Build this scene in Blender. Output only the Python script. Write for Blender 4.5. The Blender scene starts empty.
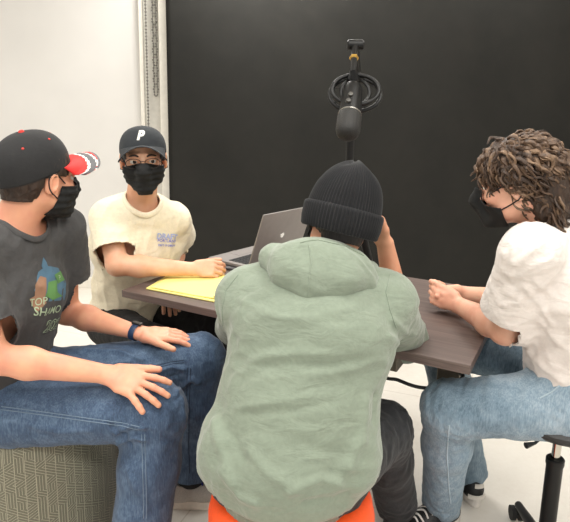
import bpy, bmesh, math, random
import numpy as np
from mathutils import Vector, Matrix
random.seed(7)
SC = bpy.context.scene
COL = SC.collection
PI = math.pi
# ------------------------------------------------------------------ camera
FPX, CX, CY = 560.0, 285.0, 225.0
CAM = np.array([0, 0, 1.38])
TH, RO = math.radians(11.0), 0.02
F0 = np.array([0, math.cos(TH), -math.sin(TH)])
R0 = np.array([1.0, 0, 0]); U0 = np.array([0, math.sin(TH), math.cos(TH)])
RR = R0*math.cos(RO) + U0*math.sin(RO)
UU = U0*math.cos(RO) - R0*math.sin(RO)
def ray(px, py): return F0 + RR*(px-CX)/FPX + UU*(CY-py)/FPX
def A(px, py, Y):                      # point of the place seen at a pixel, at distance Y
    d = ray(px, py); return CAM + d*(Y/d[1])
def AZ(px, py, z):
    d = ray(px, py); return CAM + d*((z-CAM[2])/d[2])
cam_d = bpy.data.cameras.new('camera'); cam = bpy.data.objects.new('camera', cam_d); COL.objects.link(cam)
cam_d.sensor_fit = 'HORIZONTAL'; cam_d.sensor_width = 36; cam_d.lens = 36*FPX/570
cam_d.shift_y = -(261-CY)/570; cam_d.clip_start = .05
M = Matrix(((RR[0], UU[0], -F0[0], CAM[0]), (RR[1], UU[1], -F0[1], CAM[1]), (RR[2], UU[2], -F0[2], CAM[2]), (0, 0, 0, 1)))
cam.matrix_world = M
SC.camera = cam
SC.view_settings.view_transform = 'Standard'; SC.view_settings.look = 'None'
SC.view_settings.gamma = 1; SC.view_settings.use_curve_mapping = False
SC.view_settings.exposure = 0.07
# ------------------------------------------------------------------ materials
def s2l(c): return tuple(((v/255)/12.92 if v/255 <= .04045 else ((v/255+.055)/1.055)**2.4) for v in c)
class NT:
    def __init__(s, name):
        s.m = bpy.data.materials.new(name); s.m.use_nodes = True
        s.t = s.m.node_tree; s.b = s.t.nodes['Principled BSDF']
    def n(s, typ, **kw):
        nd = s.t.nodes.new(typ)
        for k, v in kw.items(): setattr(nd, k, v)
        return nd
    def l(s, a, b): s.t.links.new(a, b)
    def math(s, op, a, b=None, c=None):
        nd = s.n('ShaderNodeMath', operation=op)
        for i, v in enumerate((a, b, c)):
            if v is None: continue
            if isinstance(v, (int, float)): nd.inputs[i].default_value = v
            else: s.l(v, nd.inputs[i])
        return nd.outputs[0]
    def coord(s, scale=(1, 1, 1), rot=(0, 0, 0), out='Object'):
        tc = s.n('ShaderNodeTexCoord'); mp = s.n('ShaderNodeMapping')
        mp.inputs['Scale'].default_value = scale; mp.inputs['Rotation'].default_value = rot
        s.l(tc.outputs[out], mp.inputs[0]); return mp.outputs[0]
    def noise(s, vec, scale, detail=3, rough=.5, dist=0):
        nd = s.n('ShaderNodeTexNoise'); s.l(vec, nd.inputs['Vector'])
        nd.inputs['Scale'].default_value = scale; nd.inputs['Detail'].default_value = detail
        nd.inputs['Roughness'].default_value = rough; nd.inputs['Distortion'].default_value = dist
        return nd.outputs['Fac']
    def ramp(s, fac, stops):
        nd = s.n('ShaderNodeValToRGB'); s.l(fac, nd.inputs[0])
        e = nd.color_ramp.elements
        while len(e) < len(stops): e.new(.5)
        for el, (p, c) in zip(e, stops): el.position = p; el.color = (*s2l(c), 1) if len(c) == 3 else c
        return nd.outputs[0]
    def mix(s, f, a, b, mode='MIX'):
        nd = s.n('ShaderNodeMix', data_type='RGBA', blend_type=mode)
        for sock, v in ((nd.inputs[0], f), (nd.inputs[6], a), (nd.inputs[7], b)):
            if isinstance(v, (int, float)): sock.default_value = v
            elif isinstance(v, tuple): sock.default_value = (*s2l(v), 1)
            else: s.l(v, sock)
        return nd.outputs[2]
    def bump(s, h, st, dist=.002, nrm=None):
        nd = s.n('ShaderNodeBump'); nd.inputs['Strength'].default_value = st; nd.inputs['Distance'].default_value = dist
        s.l(h, nd.inputs['Height'])
        if nrm is not None: s.l(nrm, nd.inputs['Normal'])
        return nd.outputs[0]
    def col(s, v):
        if isinstance(v, tuple): s.b.inputs['Base Color'].default_value = (*s2l(v), 1)
        else: s.l(v, s.b.inputs['Base Color'])
    def fin(s, rough=.6, metal=0, nrm=None, **kw):
        s.b.inputs['Roughness'].default_value = rough; s.b.inputs['Metallic'].default_value = metal
        if nrm is not None: s.l(nrm, s.b.inputs['Normal'])
        for k, v in kw.items(): s.b.inputs[k].default_value = v
        return s.m
def simple(name, c, rough=.5, metal=0, var=.06, sc=30, bump=0, **kw):
    t = NT(name); v = t.coord(); f = t.noise(v, sc, 3)
    lo = tuple(max(0, x*(1-var)) for x in c); hi = tuple(min(255, x*(1+var)) for x in c)
    t.col(t.ramp(f, [(.3, lo), (.7, hi)]))
    nr = t.bump(f, bump, .003) if bump else None
    return t.fin(rough, metal, nr, **kw)
def cloth(name, c, var=.05, weave=900, wrinkle=.25, rough=.9, sheen=.2):
    t = NT(name); v = t.coord(); big = t.noise(v, 6, 3); fine = t.noise(v, weave, 2)
    lo = tuple(x*(1-var) for x in c); hi = tuple(min(255, x*(1+var)) for x in c)
    cc = t.ramp(t.noise(v, 90, 4, .7), [(.3, lo), (.7, hi)])
    t.col(cc)
    wr = t.noise(t.coord((1, 1, 2.2), (.3, .2, .5)), 14, 3, .5, .6)
    b1 = t.bump(wr, wrinkle, .012); b2 = t.bump(fine, .25, .0008, b1)
    return t.fin(rough, 0, b2, **{'Sheen Weight': sheen, 'Sheen Roughness': .5})
def skin(name, c, red):
    t = NT(name); v = t.coord(); f = t.noise(v, 14, 3, .6); f2 = t.noise(v, 160, 3, .6)
    cc = t.mix(t.ramp(f, [(.35, (0, 0, 0)), (.7, (255, 255, 255))]), c, red)
    t.col(cc)
    return t.fin(.5, 0, t.bump(f2, .15, .001), **{'Subsurface Weight': .12, 'Subsurface Scale': .01, 'Subsurface Radius': (1, .35, .2)})
def denim(name, dark, mid, light, wear=.5):
    t = NT(name); v = t.coord()
    fib = t.noise(t.coord((1, 1, .12)), 260, 3, .7)
    big = t.noise(v, 4.5, 4, .6, .5)
    whisk = t.noise(t.coord((1, 1, 1), (0, .5, 0)), 22, 4, .65, 1.2)
    f = t.math('ADD', t.math('MULTIPLY', fib, .35), t.math('ADD', t.math('MULTIPLY', big, .4), t.math('MULTIPLY', whisk, .25)))
    t.col(t.ramp(f, [(.38, dark), (.5, mid), (.64, light)]))
    wr = t.noise(t.coord((1.0, 1.0, 1.0), (.2, .5, .3)), 12, 3, .55, 1.0)
    b1 = t.bump(wr, .35, .012); b2 = t.bump(fib, .3, .0012, b1)
    return t.fin(.85, 0, b2, **{'Sheen Weight': .1})
# ------------------------------------------------------------------ object helpers
def tag(o, label, cat, group=None):
    o['label'] = label; o['category'] = cat
    if group: o['group'] = group
    return o
def link(name, me, mat=None, parent=None):
    o = bpy.data.objects.new(name, me); COL.objects.link(o)
    if parent is not None: o.parent = parent; o.matrix_parent_inverse = Matrix.Translation(-parent.location)
    if mat is not None:
        for m in (mat if isinstance(mat, (list, tuple)) else [mat]): me.materials.append(m)
    return o
def thing(name, loc, label, cat, group=None):
    o = bpy.data.objects.new(name, None); COL.objects.link(o); o.location = loc; o.empty_display_size = .1
    return tag(o, label, cat, group)
def obj(name, bm, mat, parent=None, smooth=True, bevel=0, angle=40):
    me = bpy.data.meshes.new(name)
    bmesh.ops.recalc_face_normals(bm, faces=bm.faces); bm.to_mesh(me); bm.free()
    o = link(name, me, mat, parent)
    if smooth:
        for p in me.polygons: p.use_smooth = True
        try: me.set_sharp_from_angle(angle=math.radians(angle))
        except Exception: pass
    if bevel:
        b = o.modifiers.new('b', 'BEVEL'); b.width = bevel; b.segments = 2; b.limit_method = 'ANGLE'; b.angle_limit = .6
    return o
def struct(o): o['kind'] = 'structure'; return o
def V(*a): return Vector(a[0] if len(a) == 1 else a)
def add_box(bm, c, s, ax=None, mi=0):
    """box: centre, full sizes, optional axes (3 vectors)"""
    ax = ax or (Vector((1, 0, 0)), Vector((0, 1, 0)), Vector((0, 0, 1)))
    c = V(c); vs = []
    for i in (-.5, .5):
        for j in (-.5, .5):
            for k in (-.5, .5):
                vs.append(bm.verts.new(c + ax[0]*i*s[0] + ax[1]*j*s[1] + ax[2]*k*s[2]))
    for f in ((0, 1, 3, 2), (4, 6, 7, 5), (0, 4, 5, 1), (2, 3, 7, 6), (0, 2, 6, 4), (1, 5, 7, 3)):
        fc = bm.faces.new([vs[i] for i in f]); fc.material_index = mi
def frames(pts):
    P = [V(p) for p in pts]; T = []
    for i in range(len(P)):
        a = P[max(0, i-1)]; b = P[min(len(P)-1, i+1)]; T.append((b-a).normalized())
    u = T[0].orthogonal().normalized(); out = []
    for t in T:
        u = (u - t*u.dot(t)).normalized(); out.append((u, t.cross(u)))
    return P, T, out
def add_tube(bm, pts, r, n=10, cap=True, flat=1.0, closed=False, mi=0):
    P, T, fr = frames(pts); rs = r if isinstance(r, (list, tuple)) else [r]*len(P); rings = []
    for p, (u, w), rr in zip(P, fr, rs):
        rings.append([bm.verts.new(p + u*math.cos(a)*rr + w*math.sin(a)*rr*flat) for a in [2*PI*k/n for k in range(n)]])
    m = len(rings)
    for i in range(m if closed else m-1):
        a, b = rings[i], rings[(i+1) % m]
        for k in range(n):
            f = bm.faces.new((a[k], a[(k+1) % n], b[(k+1) % n], b[k])); f.material_index = mi
    if cap and not closed:
        bm.faces.new(rings[0][::-1]).material_index = mi; bm.faces.new(rings[-1]).material_index = mi
def add_lathe(bm, prof, n=40, c=(0, 0, 0), axes=None, mi=0):
    """prof: (r, h) list"""
    ax = axes or (Vector((1, 0, 0)), Vector((0, 1, 0)), Vector((0, 0, 1))); c = V(c); rings = []
    for r, h in prof:
        if r < 1e-6: rings.append([bm.verts.new(c + ax[2]*h)])
        else: rings.append([bm.verts.new(c + ax[0]*math.cos(2*PI*k/n)*r + ax[1]*math.sin(2*PI*k/n)*r + ax[2]*h) for k in range(n)])
    for a, b in zip(rings, rings[1:]):
        for k in range(n):
            k2 = (k+1) % n
            if len(a) == 1 and len(b) == 1: continue
            if len(a) == 1: f = bm.faces.new((a[0], b[k2], b[k]))
            elif len(b) == 1: f = bm.faces.new((a[k], a[k2], b[0]))
            else: f = bm.faces.new((a[k], a[k2], b[k2], b[k]))
            f.material_index = mi
def catmull(pts, n=6):
    P = [V(p) for p in pts]; out = []
    for i in range(len(P)-1):
        p0 = P[max(0, i-1)]; p1 = P[i]; p2 = P[i+1]; p3 = P[min(len(P)-1, i+2)]
        for k in range(n):
            t = k/n
            out.append(.5*((2*p1) + (p2-p0)*t + (2*p0-5*p1+4*p2-p3)*t*t + (3*p1-p0-3*p2+p3)*t**3))
    out.append(P[-1]); return out
# ------------------------------------------------------------------ distance-field modelling
f32 = np.float32
def arr(v): return np.array(v, dtype=f32)
def unit(v): v = np.array(v, dtype=float); return v/np.linalg.norm(v)
def smin(a, b, k):
    h = np.clip(.5+.5*(b-a)/k, 0, 1); return b*(1-h)+a*h-k*h*(1-h)
class Cap:      # tapered capsule
    def __init__(s, a, b, r1, r2):
        s.a, s.b, s.r1, s.r2 = arr(a), arr(b), r1, r2; s.ab = s.b-s.a; s.L2 = max(float(s.ab@s.ab), 1e-9)
        s.c = (s.a+s.b)/2; s.R = math.sqrt(s.L2)/2+max(r1, r2)
    def __call__(s, P):
        q = P-s.a; h = np.clip((q@s.ab)/s.L2, 0, 1)
        return np.linalg.norm(q-h[..., None]*s.ab, axis=-1)-(s.r1+(s.r2-s.r1)*h)
class ECap:     # capsule with an elliptical section: half widths along 'side', half depths across it
    def __init__(s, a, b, w1, w2, d1, d2, side):
        s.a, s.b = arr(a), arr(b); ab = s.b-s.a; s.L = float(np.linalg.norm(ab)); s.t = ab/s.L
        sd = arr(side); sd = sd-s.t*float(sd@s.t); s.s = sd/np.linalg.norm(sd); s.f = np.cross(s.t, s.s).astype(f32)
        s.w, s.d = (w1, w2), (d1, d2); s.c = (s.a+s.b)/2; s.R = s.L/2+max(w1, w2, d1, d2)
    def __call__(s, P):
        q = P-s.a; x = q@s.t; h = np.clip(x/s.L, 0, 1); x = x-h*s.L
        w = s.w[0]+(s.w[1]-s.w[0])*h; d = s.d[0]+(s.d[1]-s.d[0])*h; e = np.minimum(w, d)
        u = q@s.s; v = q@s.f
        k0 = np.sqrt((u/w)**2+(v/d)**2+(x/e)**2); k1 = np.sqrt((u/w**2)**2+(v/d**2)**2+(x/e**2)**2)
        return np.where(k0 < .15, -e*.8, k0*(k0-1)/np.maximum(k1, 1e-6))
class Ell:
    def __init__(s, c, r, R=None):
        s.c = arr(c); s.r = arr(r); s.M = arr(R if R is not None else np.eye(3)); s.R = max(r)   # columns of M = local axes
    def __call__(s, P):
        q = (P-s.c)@s.M; k0 = np.linalg.norm(q/s.r, axis=-1); k1 = np.linalg.norm(q/s.r**2, axis=-1)
        return np.where(k0 < .15, -float(s.r.min())*.8, k0*(k0-1)/np.maximum(k1, 1e-6))
class Field:
    def __init__(s): s.ops = []; s.subs = []
    def add(s, prim, k=.02): s.ops.append(('u', prim, k)); return s
    def sub(s, prim, k=.006): s.ops.append(('s', prim, k)); return s
    def pull(s, fn): s.ops.append(('d', fn, 0)); return s     # fn(P) added to the distance
    def join(s, other): s.subs.append(other); return s
    def __call__(s, P, brad=0.0, far=.05):
        """P (n,m,3); brad = radius of each row of points about its first-to-last middle"""
        C = (P[:, 0]+P[:, -1])/2; D = np.full(P.shape[:2], 9.0, dtype=f32)
        for kind, pr, k in s.ops:
            if kind == 'd':
                m = np.abs(D).min(axis=1) < .04
                if m.any(): D[m] += pr(P[m])
                continue
            m = np.linalg.norm(C-pr.c, axis=-1) < pr.R+brad+far+k
            if not m.any(): continue
            d = pr(P[m])
            D[m] = smin(D[m], d, k) if kind == 'u' else -smin(-D[m], d, k)
        for o in s.subs: D = np.minimum(D, o(P, brad, far))
        return D
    def bounds(s):
        lo = [pr.c-pr.R for k, pr, _ in s.ops if k == 'u']; hi = [pr.c+pr.R for k, pr, _ in s.ops if k == 'u']
        for o in s.subs: a, b = o.bounds(); lo.append(a); hi.append(b)
        return np.min(lo, axis=0), np.max(hi, axis=0)
    def at(s, P): return s(np.asarray(P, dtype=f32)[:, None, :])[:, 0]
    def grad(s, P, e=.0015):
        g = np.zeros_like(P)
        for k in ((1, -1, -1), (-1, -1, 1), (-1, 1, -1), (1, 1, 1)):
            kk = arr(k); g += kk*s.at(P+kk*e)[:, None]
        return g/np.maximum(np.linalg.norm(g, axis=1, keepdims=True), 1e-9)
    def hit(s, o, d, t0=.3, t1=4.0):
        """march from o along d to the surface"""
        o = arr(o); d = arr(unit(d)); t = t0
        for _ in range(140):
            v = float(s(np.array([[o+d*t]], dtype=f32), far=9.)[0, 0])
            if v < .0006: break
            t += v*.8
            if t > t1: return None
        return o+d*t
    def pix(s, px, py): return s.hit(CAM, ray(px, py))
def polygonise(fld, h, lo=None, hi=None):
    a, b = fld.bounds(); a = a-.02 if lo is None else np.maximum(a-.02, lo); b = b+.02 if hi is None else np.minimum(b+.02, hi)
    B = 8; S = B*h; n = np.ceil((b-a)/S).astype(int)+1
    I = np.stack(np.meshgrid(*[np.arange(k) for k in n], indexing='ij'), -1).reshape(-1, 3)
    C = (a+(I+.5)*S).astype(f32)
    keep = []
    for i in range(0, len(C), 20000):
        keep.append(np.abs(fld(C[i:i+20000, None, :], far=S*1.2)[:, 0]) < S*1.05)
    I = I[np.concatenate(keep)]
    g = np.stack(np.meshgrid(*[np.arange(B+1)]*3, indexing='ij'), -1)
    NX = (n*B+2).astype(np.int64)
    keys, pos, eds = [], [], []
    for i in range(0, len(I), 1500):
        J = I[i:i+1500]; G = J[:, None, None, None, :]*B+g[None]
        P = (a+G*h).astype(f32); m = len(J)
        D = fld(P.reshape(m, -1, 3), brad=S*.87, far=.03).reshape(m, B+1, B+1, B+1)
        s = D < 0
        ok = ~(s.all(axis=(1, 2, 3)) | (~s).all(axis=(1, 2, 3)))
        D, s, G = D[ok], s[ok], G[ok]
        if not len(D): continue
        cnt = np.zeros((len(D), B, B, B)); acc = np.zeros((len(D), B, B, B, 3))
        cs = [(x, y, z) for x in (0, 1) for y in (0, 1) for z in (0, 1)]
        def sub(Q, c): return Q[:, c[0]:c[0]+B, c[1]:c[1]+B, c[2]:c[2]+B]
        for c1 in cs:
            for ax in range(3):
                if c1[ax]: continue
                c2 = list(c1); c2[ax] = 1
                d1, d2 = sub(D, c1), sub(D, c2); cr = (d1 < 0) != (d2 < 0)
                t = np.where(cr, d1/np.where(cr, d1-d2, 1), 0)
                q = np.zeros(d1.shape+(3,)); q[...] = c1; q[..., ax] = t
                acc += q*cr[..., None]; cnt += cr
        on = cnt > 0; base = G[:, :B, :B, :B][on]
        pos.append(a+(base+acc[on]/cnt[on][:, None])*h)
        keys.append((base[:, 0].astype(np.int64)*NX[1]+base[:, 1])*NX[2]+base[:, 2])
        for ax in range(3):
            c2 = [0, 0, 0]; c2[ax] = 1
            d1, d2 = sub(D, (0, 0, 0)), sub(D, c2); cr = (d1 < 0) != (d2 < 0)
            b0 = G[:, :B, :B, :B][cr]; eds.append((ax, b0, (d1 < 0)[cr]))
    keys = np.concatenate(keys); pos = np.concatenate(pos)
    keys, idx = np.unique(keys, return_index=True); pos = pos[idx]
    quads = []
    for ax, b0, ins in eds:
        if not len(b0): continue
        u, v = (ax+1) % 3, (ax+2) % 3; cor = []
        for du, dv in ((0, 0), (1, 0), (1, 1), (0, 1)):
            c = b0.copy(); c[:, u] -= du; c[:, v] -= dv
            kk = (c[:, 0].astype(np.int64)*NX[1]+c[:, 1])*NX[2]+c[:, 2]
            j = np.searchsorted(keys, kk); j = np.minimum(j, len(keys)-1); cor.append(np.where(keys[j] == kk, j, -1))
        Q = np.stack(cor, 1); Q[~ins] = Q[~ins][:, ::-1]
        quads.append(Q[(Q >= 0).all(axis=1)])
    Q = np.concatenate(quads)
    Pv = pos.astype(f32)
    for _ in range(2):
        d = fld.at(Pv); Pv = Pv-fld.grad(Pv)*np.clip(d, -h, h)[:, None]
    return Pv, Q
def mesh_from(name, Pv, Q):
    me = bpy.data.meshes.new(name)
    me.vertices.add(len(Pv)); me.vertices.foreach_set('co', np.asarray(Pv, dtype=f32).ravel())
    me.loops.add(len(Q)*4); me.loops.foreach_set('vertex_index', Q.astype(np.int32).ravel())
    me.polygons.add(len(Q)); me.polygons.foreach_set('loop_start', np.arange(0, len(Q)*4, 4, dtype=np.int32))
    me.update(calc_edges=True); me.validate()
    me.polygons.foreach_set('use_smooth', np.ones(len(me.polygons), dtype=bool))
    return me
def hsh(I):
    x = (I[..., 0]*374761393+I[..., 1]*668265263+I[..., 2]*2147483647) & 0xffffffff
    x = ((x ^ (x >> 13))*1274126177) & 0xffffffff
    return ((x ^ (x >> 16)) & 0xffff)/32768.0-1
def vnoise(P):
    P = np.asarray(P, dtype=np.float64); I = np.floor(P).astype(np.int64); f = P-I; f = f*f*(3-2*f); r = 0
    for x in (0, 1):
        for y in (0, 1):
            for z in (0, 1):
                w = (f[..., 0] if x else 1-f[..., 0])*(f[..., 1] if y else 1-f[..., 1])*(f[..., 2] if z else 1-f[..., 2])
                r = r+w*hsh(I+np.array([x, y, z]))
    return r
def folds(P, axis, wl, amp, seed=0., stretch=4., warp=.6):
    """long soft folds running along axis, spaced about wl apart"""
    a = unit(axis); P = np.asarray(P, dtype=np.float64)
    al = (P@a)[..., None]*a; Q = (P-al)+al/stretch
    Q = Q/wl+seed
    Q = Q+warp*vnoise(Q*.5+7.3)[..., None]
    n = vnoise(Q)+.5*vnoise(Q*2.1+3.1)
    return amp*(1-2*np.abs(n))
def polyd(P, pts):
    d = np.full(P.shape[:-1], 9.0)
    for a, b in zip(pts, pts[1:]):
        a, b = arr(a), arr(b); ab = b-a; q = P-a; h = np.clip((q@ab)/max(float(ab@ab), 1e-9), 0, 1)
        d = np.minimum(d, np.linalg.norm(q-h[..., None]*ab, axis=-1))
    return d
def garment(name, fld, h, mat, parent, clip=None, disp=None, thick=.004, sub=0, smooth_it=0):
    """shell: iso-surface of fld, kept where clip(P) < 0, pushed by disp, thickened inward"""
    Pv, Q = polygonise(fld, h)
    if clip is not None:
        g = clip(Pv); inn = g < 0
        keep = inn[Q].any(axis=1); Q = Q[keep]
        out = (~inn); mv = out.copy(); e = .002
        for _ in range(3):
            Pm = Pv[mv]
            if not len(Pm): break
            g0 = clip(Pm); gr = np.stack([(clip(Pm+arr(v)*e)-g0)/e for v in ((1, 0, 0), (0, 1, 0), (0, 0, 1))], 1)
            Pv[mv] = Pm-gr*(np.clip(g0, -h*2, h*2)/np.maximum((gr*gr).sum(1), .05))[:, None]
        used = np.unique(Q); rm = np.full(len(Pv), -1); rm[used] = np.arange(len(used)); Pv = Pv[used]; Q = rm[Q]
    if disp is not None:
        n = fld.grad(Pv); Pv = Pv+n*np.asarray(disp(Pv, n), dtype=f32)[:, None]
    me = mesh_from(name, Pv, Q); o = link(name, me, mat, parent)
    if thick:
        m = o.modifiers.new('s', 'SOLIDIFY'); m.thickness = thick; m.offset = -1
    return o
print('core ready')
# ------------------------------------------------------------------ people: shared anatomy
def head_axes(yaw, pitch=0, roll=0):
    """yaw = compass of the face (0 = +X, 90 = +Y); pitch up +; roll: head leans to its right +"""
    y, p, r = map(math.radians, (yaw, pitch, roll))
    f = np.array([math.cos(y)*math.cos(p), math.sin(y)*math.cos(p), math.sin(p)])
    right = unit(np.cross(f, [0, 0, 1])); up = np.cross(right, f)
    x = right*math.cos(r)-up*math.sin(r); z = up*math.cos(r)+right*math.sin(r)
    return np.stack([x, f, z], 1)
class Head:
    def __init__(s, O, yaw, pitch=0, roll=0, k=1.0): s.O = np.array(O, float); s.M = head_axes(yaw, pitch, roll); s.k = k
    def w(s, *p): return s.O+s.M@(np.array(p if len(p) > 1 else p[0], float)*s.k)
    def loc(s, P): return ((P-s.O)@s.M)/s.k
    def ell(s, c, r, tilt=None):
        R = s.M if tilt is None else s.M@tilt
        return Ell(s.w(c), np.array(r)*s.k, R)
    def cap(s, a, b, r1, r2): return Cap(s.w(a), s.w(b), r1*s.k, r2*s.k)
def rotx(a): c, s = math.cos(a), math.sin(a); return np.array([[1, 0, 0], [0, c, -s], [0, s, c]])
def rotz(a): c, s = math.cos(a), math.sin(a); return np.array([[c, -s, 0], [s, c, 0], [0, 0, 1]])
def head_field(f, H, neck):
    f.add(H.ell((0, -.012, .032), (.076, .096, .084)), .01)
    f.add(H.ell((0, .032, -.022), (.062, .060, .086)), .02)
    f.add(H.cap((-.03, .03, -.065), (0, .07, -.097), .03, .018), .02)
    f.add(H.cap((.03, .03, -.065), (0, .07, -.097), .03, .018), .02)
    f.add(H.cap((-.045, .0, -.05), (-.04, .035, -.07), .022, .02), .02)
    f.add(H.cap((.045, .0, -.05), (.04, .035, -.07), .022, .02), .02)
    for s in (-1, 1):
        f.add(H.cap((s*.015, .088, .024), (s*.045, .076, .022), .010, .008), .012)
        f.add(H.ell((s*.038, .062, -.028), (.026, .026, .024)), .015)
        f.sub(H.ell((s*.032, .099, .001), (.018, .014, .0085)), .007)
        f.add(H.cap((s*.020, .0925, .0085), (s*.045, .084, .0075), .0042, .0036), .003)
        f.add(H.cap((s*.021, .0905, -.0065), (s*.044, .082, -.0055), .0034, .003), .004)
        T = rotz(s*-.35)@rotx(-.15)
        f.add(H.ell((s*.079, -.008, -.008), (.008, .019, .032), T), .006)
        f.sub(H.ell((s*.087, -.001, -.004), (.007, .010, .019), T), .003)
    f.add(H.cap((0, .090, .006), (0, .108, -.028), .008, .012), .010)
    f.add(H.cap((-.012, .098, -.032), (.012, .098, -.032), .009, .009), .006)
    f.add(H.ell((0, .090, -.057), (.024, .010, .006)), .005)
    f.add(H.ell((0, .089, -.067), (.020, .010, .006)), .005)
    f.add(Cap(H.w(0, -.025, -.05), neck, .054, .060), .03)
def hand_prims(f, w, d, side, n=None, curl=(.25, .25, .3, .35), spread=(-.12, -.02, .1, .22), thumb=(.75, .75, -.25), tcurl=.3, k=1.0, start=None):
    """w wrist, d towards the knuckles, side towards the thumb; n = back of the hand"""
    d = unit(d); side = np.array(side, float); side = unit(side-d*(side@d))
    if n is None: n = np.cross(d, side)
    n = np.array(n, float); n = unit(n-d*(n@d)-side*(n@side)); w = np.array(w, float)
    kn = w+d*.088*k
    f.add(ECap(w+d*.005, w+d*.045*k, .026*k, .035*k, .018*k, .016*k, side), .012)
    f.add(ECap(w+d*.045*k, kn-d*.004, .035*k, .037*k, .015*k, .0115*k, side), .010)
    f.add(Cap(w+d*.02*k+side*.018*k-n*.006*k, w+d*.055*k+side*.026*k-n*.006*k, .016*k, .013*k), .010)
    off = (.029, .010, -.009, -.027); ln = (.072, .080, .075, .060); bk = (.0, .003, .0, -.008); tips = []
    for i in range(4):
        b = kn+side*off[i]*k+d*bk[i]*k
        sp = spread[i]; dd = unit(d*math.cos(sp)-side*math.sin(sp)); c = curl[i]
        c = c if isinstance(c, tuple) else (c, c*1.3, c)
        f.add(Cap(b-d*.03*k, b, .0085*k, .0098*k), .006)
        ang = 0; p = b; r = .0092*k
        for j, (fr, a) in enumerate(zip((.46, .30, .24), c)):
            ang += a; q = p+(dd*math.cos(ang)-n*math.sin(ang))*ln[i]*k*fr; r2 = r*.93
            f.add(Cap(p, q, r, r2), .0035); p = q; r = r2
        tips.append((p, r))
    tb = w+d*.022*k+side*.024*k; t = unit(d*thumb[0]+side*thumb[1]+n*thumb[2])
    p1 = tb+t*.046*k; ax = unit(d*math.cos(.2)-n*.15); t2 = unit(t*(1-tcurl)+ax*tcurl); p2 = p1+t2*.033*k; p3 = p2+unit(t2*(1-tcurl)+ax*tcurl)*.022*k
    f.add(Cap(tb, p1, .0150*k, .0115*k), .008); f.add(Cap(p1, p2, .0110*k, .0100*k), .004); f.add(Cap(p2, p3, .0100*k, .0085*k), .004)
    return tips
def torso_prims(f, S, g=0.0, gd=None, k=.05):
    """S: pelvis, mid, chest, neck, sh (R, L) ; g = how much wider than the body"""
    gd = g if gd is None else gd; side = S['sh'][0]-S['sh'][1]; B = S.get('build', 1.0)
    pel, mid, ch, nk = S['pelvis'], S['mid'], S['chest'], S['neck']
    up = ch+(nk-ch)*.6; hs = S['hips'][0]-S['hips'][1]
    f.add(ECap(pel, mid, .150*B+g, .135*B+g, .100*B+gd, .092*B+gd, hs), k)
    f.add(ECap(mid, ch, .135*B+g, .158*B+g, .092*B+gd, .105*B+gd, side), k)
    f.add(ECap(ch, up, .158*B+g, .125*B+g, .105*B+gd, .07*B+gd, side), k)
    for s in S['sh']:
        f.add(Cap(nk-np.array([0, 0, .045])+(s-nk)*.2, s, .048+g*.5, .052+g*.6), k*.8)
def body_field(S, H):
    f = Field(); torso_prims(f, S)
    head_field(f, H, S['neck']+np.array([0, 0, -.01]))
    for i in (0, 1):
        sh, el, wr = S['sh'][i], S['elbow'][i], S['wrist'][i]; fm = el+(wr-el)*.3
        f.add(Cap(sh, el, .050, .040), .03)
        f.add(Cap(el, fm, .039, .041), .02)
        side = S['hand'][i]['side'] if S['hand'][i] else (0, 0, 1)
        f.add(ECap(fm, wr, .041, .027, .039, .020, side), .02)
        if S['hand'][i]: hand_prims(f, wr, **S['hand'][i])
    g = Field(); hs = S['hips'][0]-S['hips'][1]
    g.add(ECap(S['pelvis']-unit(S['mid']-S['pelvis'])*.03, S['pelvis']+(S['mid']-S['pelvis'])*.4, .145, .14, .10, .095, hs), .03)
    for i in (0, 1):
        hp, kn, an = S['hips'][i], S['knee'][i], S['ankle'][i]; cf = kn+(an-kn)*.35
        g.add(Cap(hp, kn, .082, .055), .05); g.add(Cap(kn, cf, .054, .053), .03); g.add(Cap(cf, an, .053, .031), .03)
        t = S['toe'][i]; g.add(Cap(an-np.array([0, 0, .05]), an+unit(t)*.12-np.array([0, 0, .065]), .027, .020), .03)
    f.join(g); return f
def shirt_field(S, g=.018, gd=.022, sl=.75, sr=(.064, .070), k=.06, hemdrop=.06):
    f = Field(); torso_prims(f, S, g, gd, k)
    side = S['sh'][0]-S['sh'][1]
    dn = unit(S['pelvis']-S['mid'])
    f.add(ECap(S['pelvis'], S['pelvis']+dn*hemdrop, .152*S.get('build', 1)+g, .155+g, .104+gd, .108+gd, S['hips'][0]-S['hips'][1]), k)
    for i in (0, 1):
        sh, el = S['sh'][i], S['elbow'][i]
        f.add(Cap(sh, sh+(el-sh)*sl, *sr), .04)
    return f
def trouser_field(S, g=.014, cuff=(.068, .062), k=.05, thigh=(.098, .074)):
    f = Field(); hs = S['hips'][0]-S['hips'][1]; up = unit(S['mid']-S['pelvis'])
    f.add(ECap(S['pelvis']-up*.03, S['pelvis']+up*.10, .150+g, .146+g, .105+g, .098+g, hs), .03)
    for i in (0, 1):
        hp, kn, an = S['hips'][i], S['knee'][i], S['ankle'][i]; cf = kn+(an-kn)*.35; an = an+(an-kn)*.12
        f.add(Cap(hp, kn, thigh[0], thigh[1]), k); f.add(Cap(kn, cf, thigh[1], cuff[0]), .035); f.add(Cap(cf, an, cuff[0], cuff[1]), .03)
    return f
def limb_clip(P, a, b, t, rad, body=None, xm=.17, thr=.028):
    """> 0 past fraction t of a..b within rad of that axis"""
    a, b = arr(a), arr(b); L = np.linalg.norm(b-a); u = (b-a)/L; x = (P-a)@u-t*L
    q = P-a-((P-a)@u)[:, None]*u; r = np.linalg.norm(q, axis=1)
    ok = (r < rad) & (x < xm)
    if body is not None: ok &= body.at(P) > thr
    return np.where(ok, x, -1.)
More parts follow.
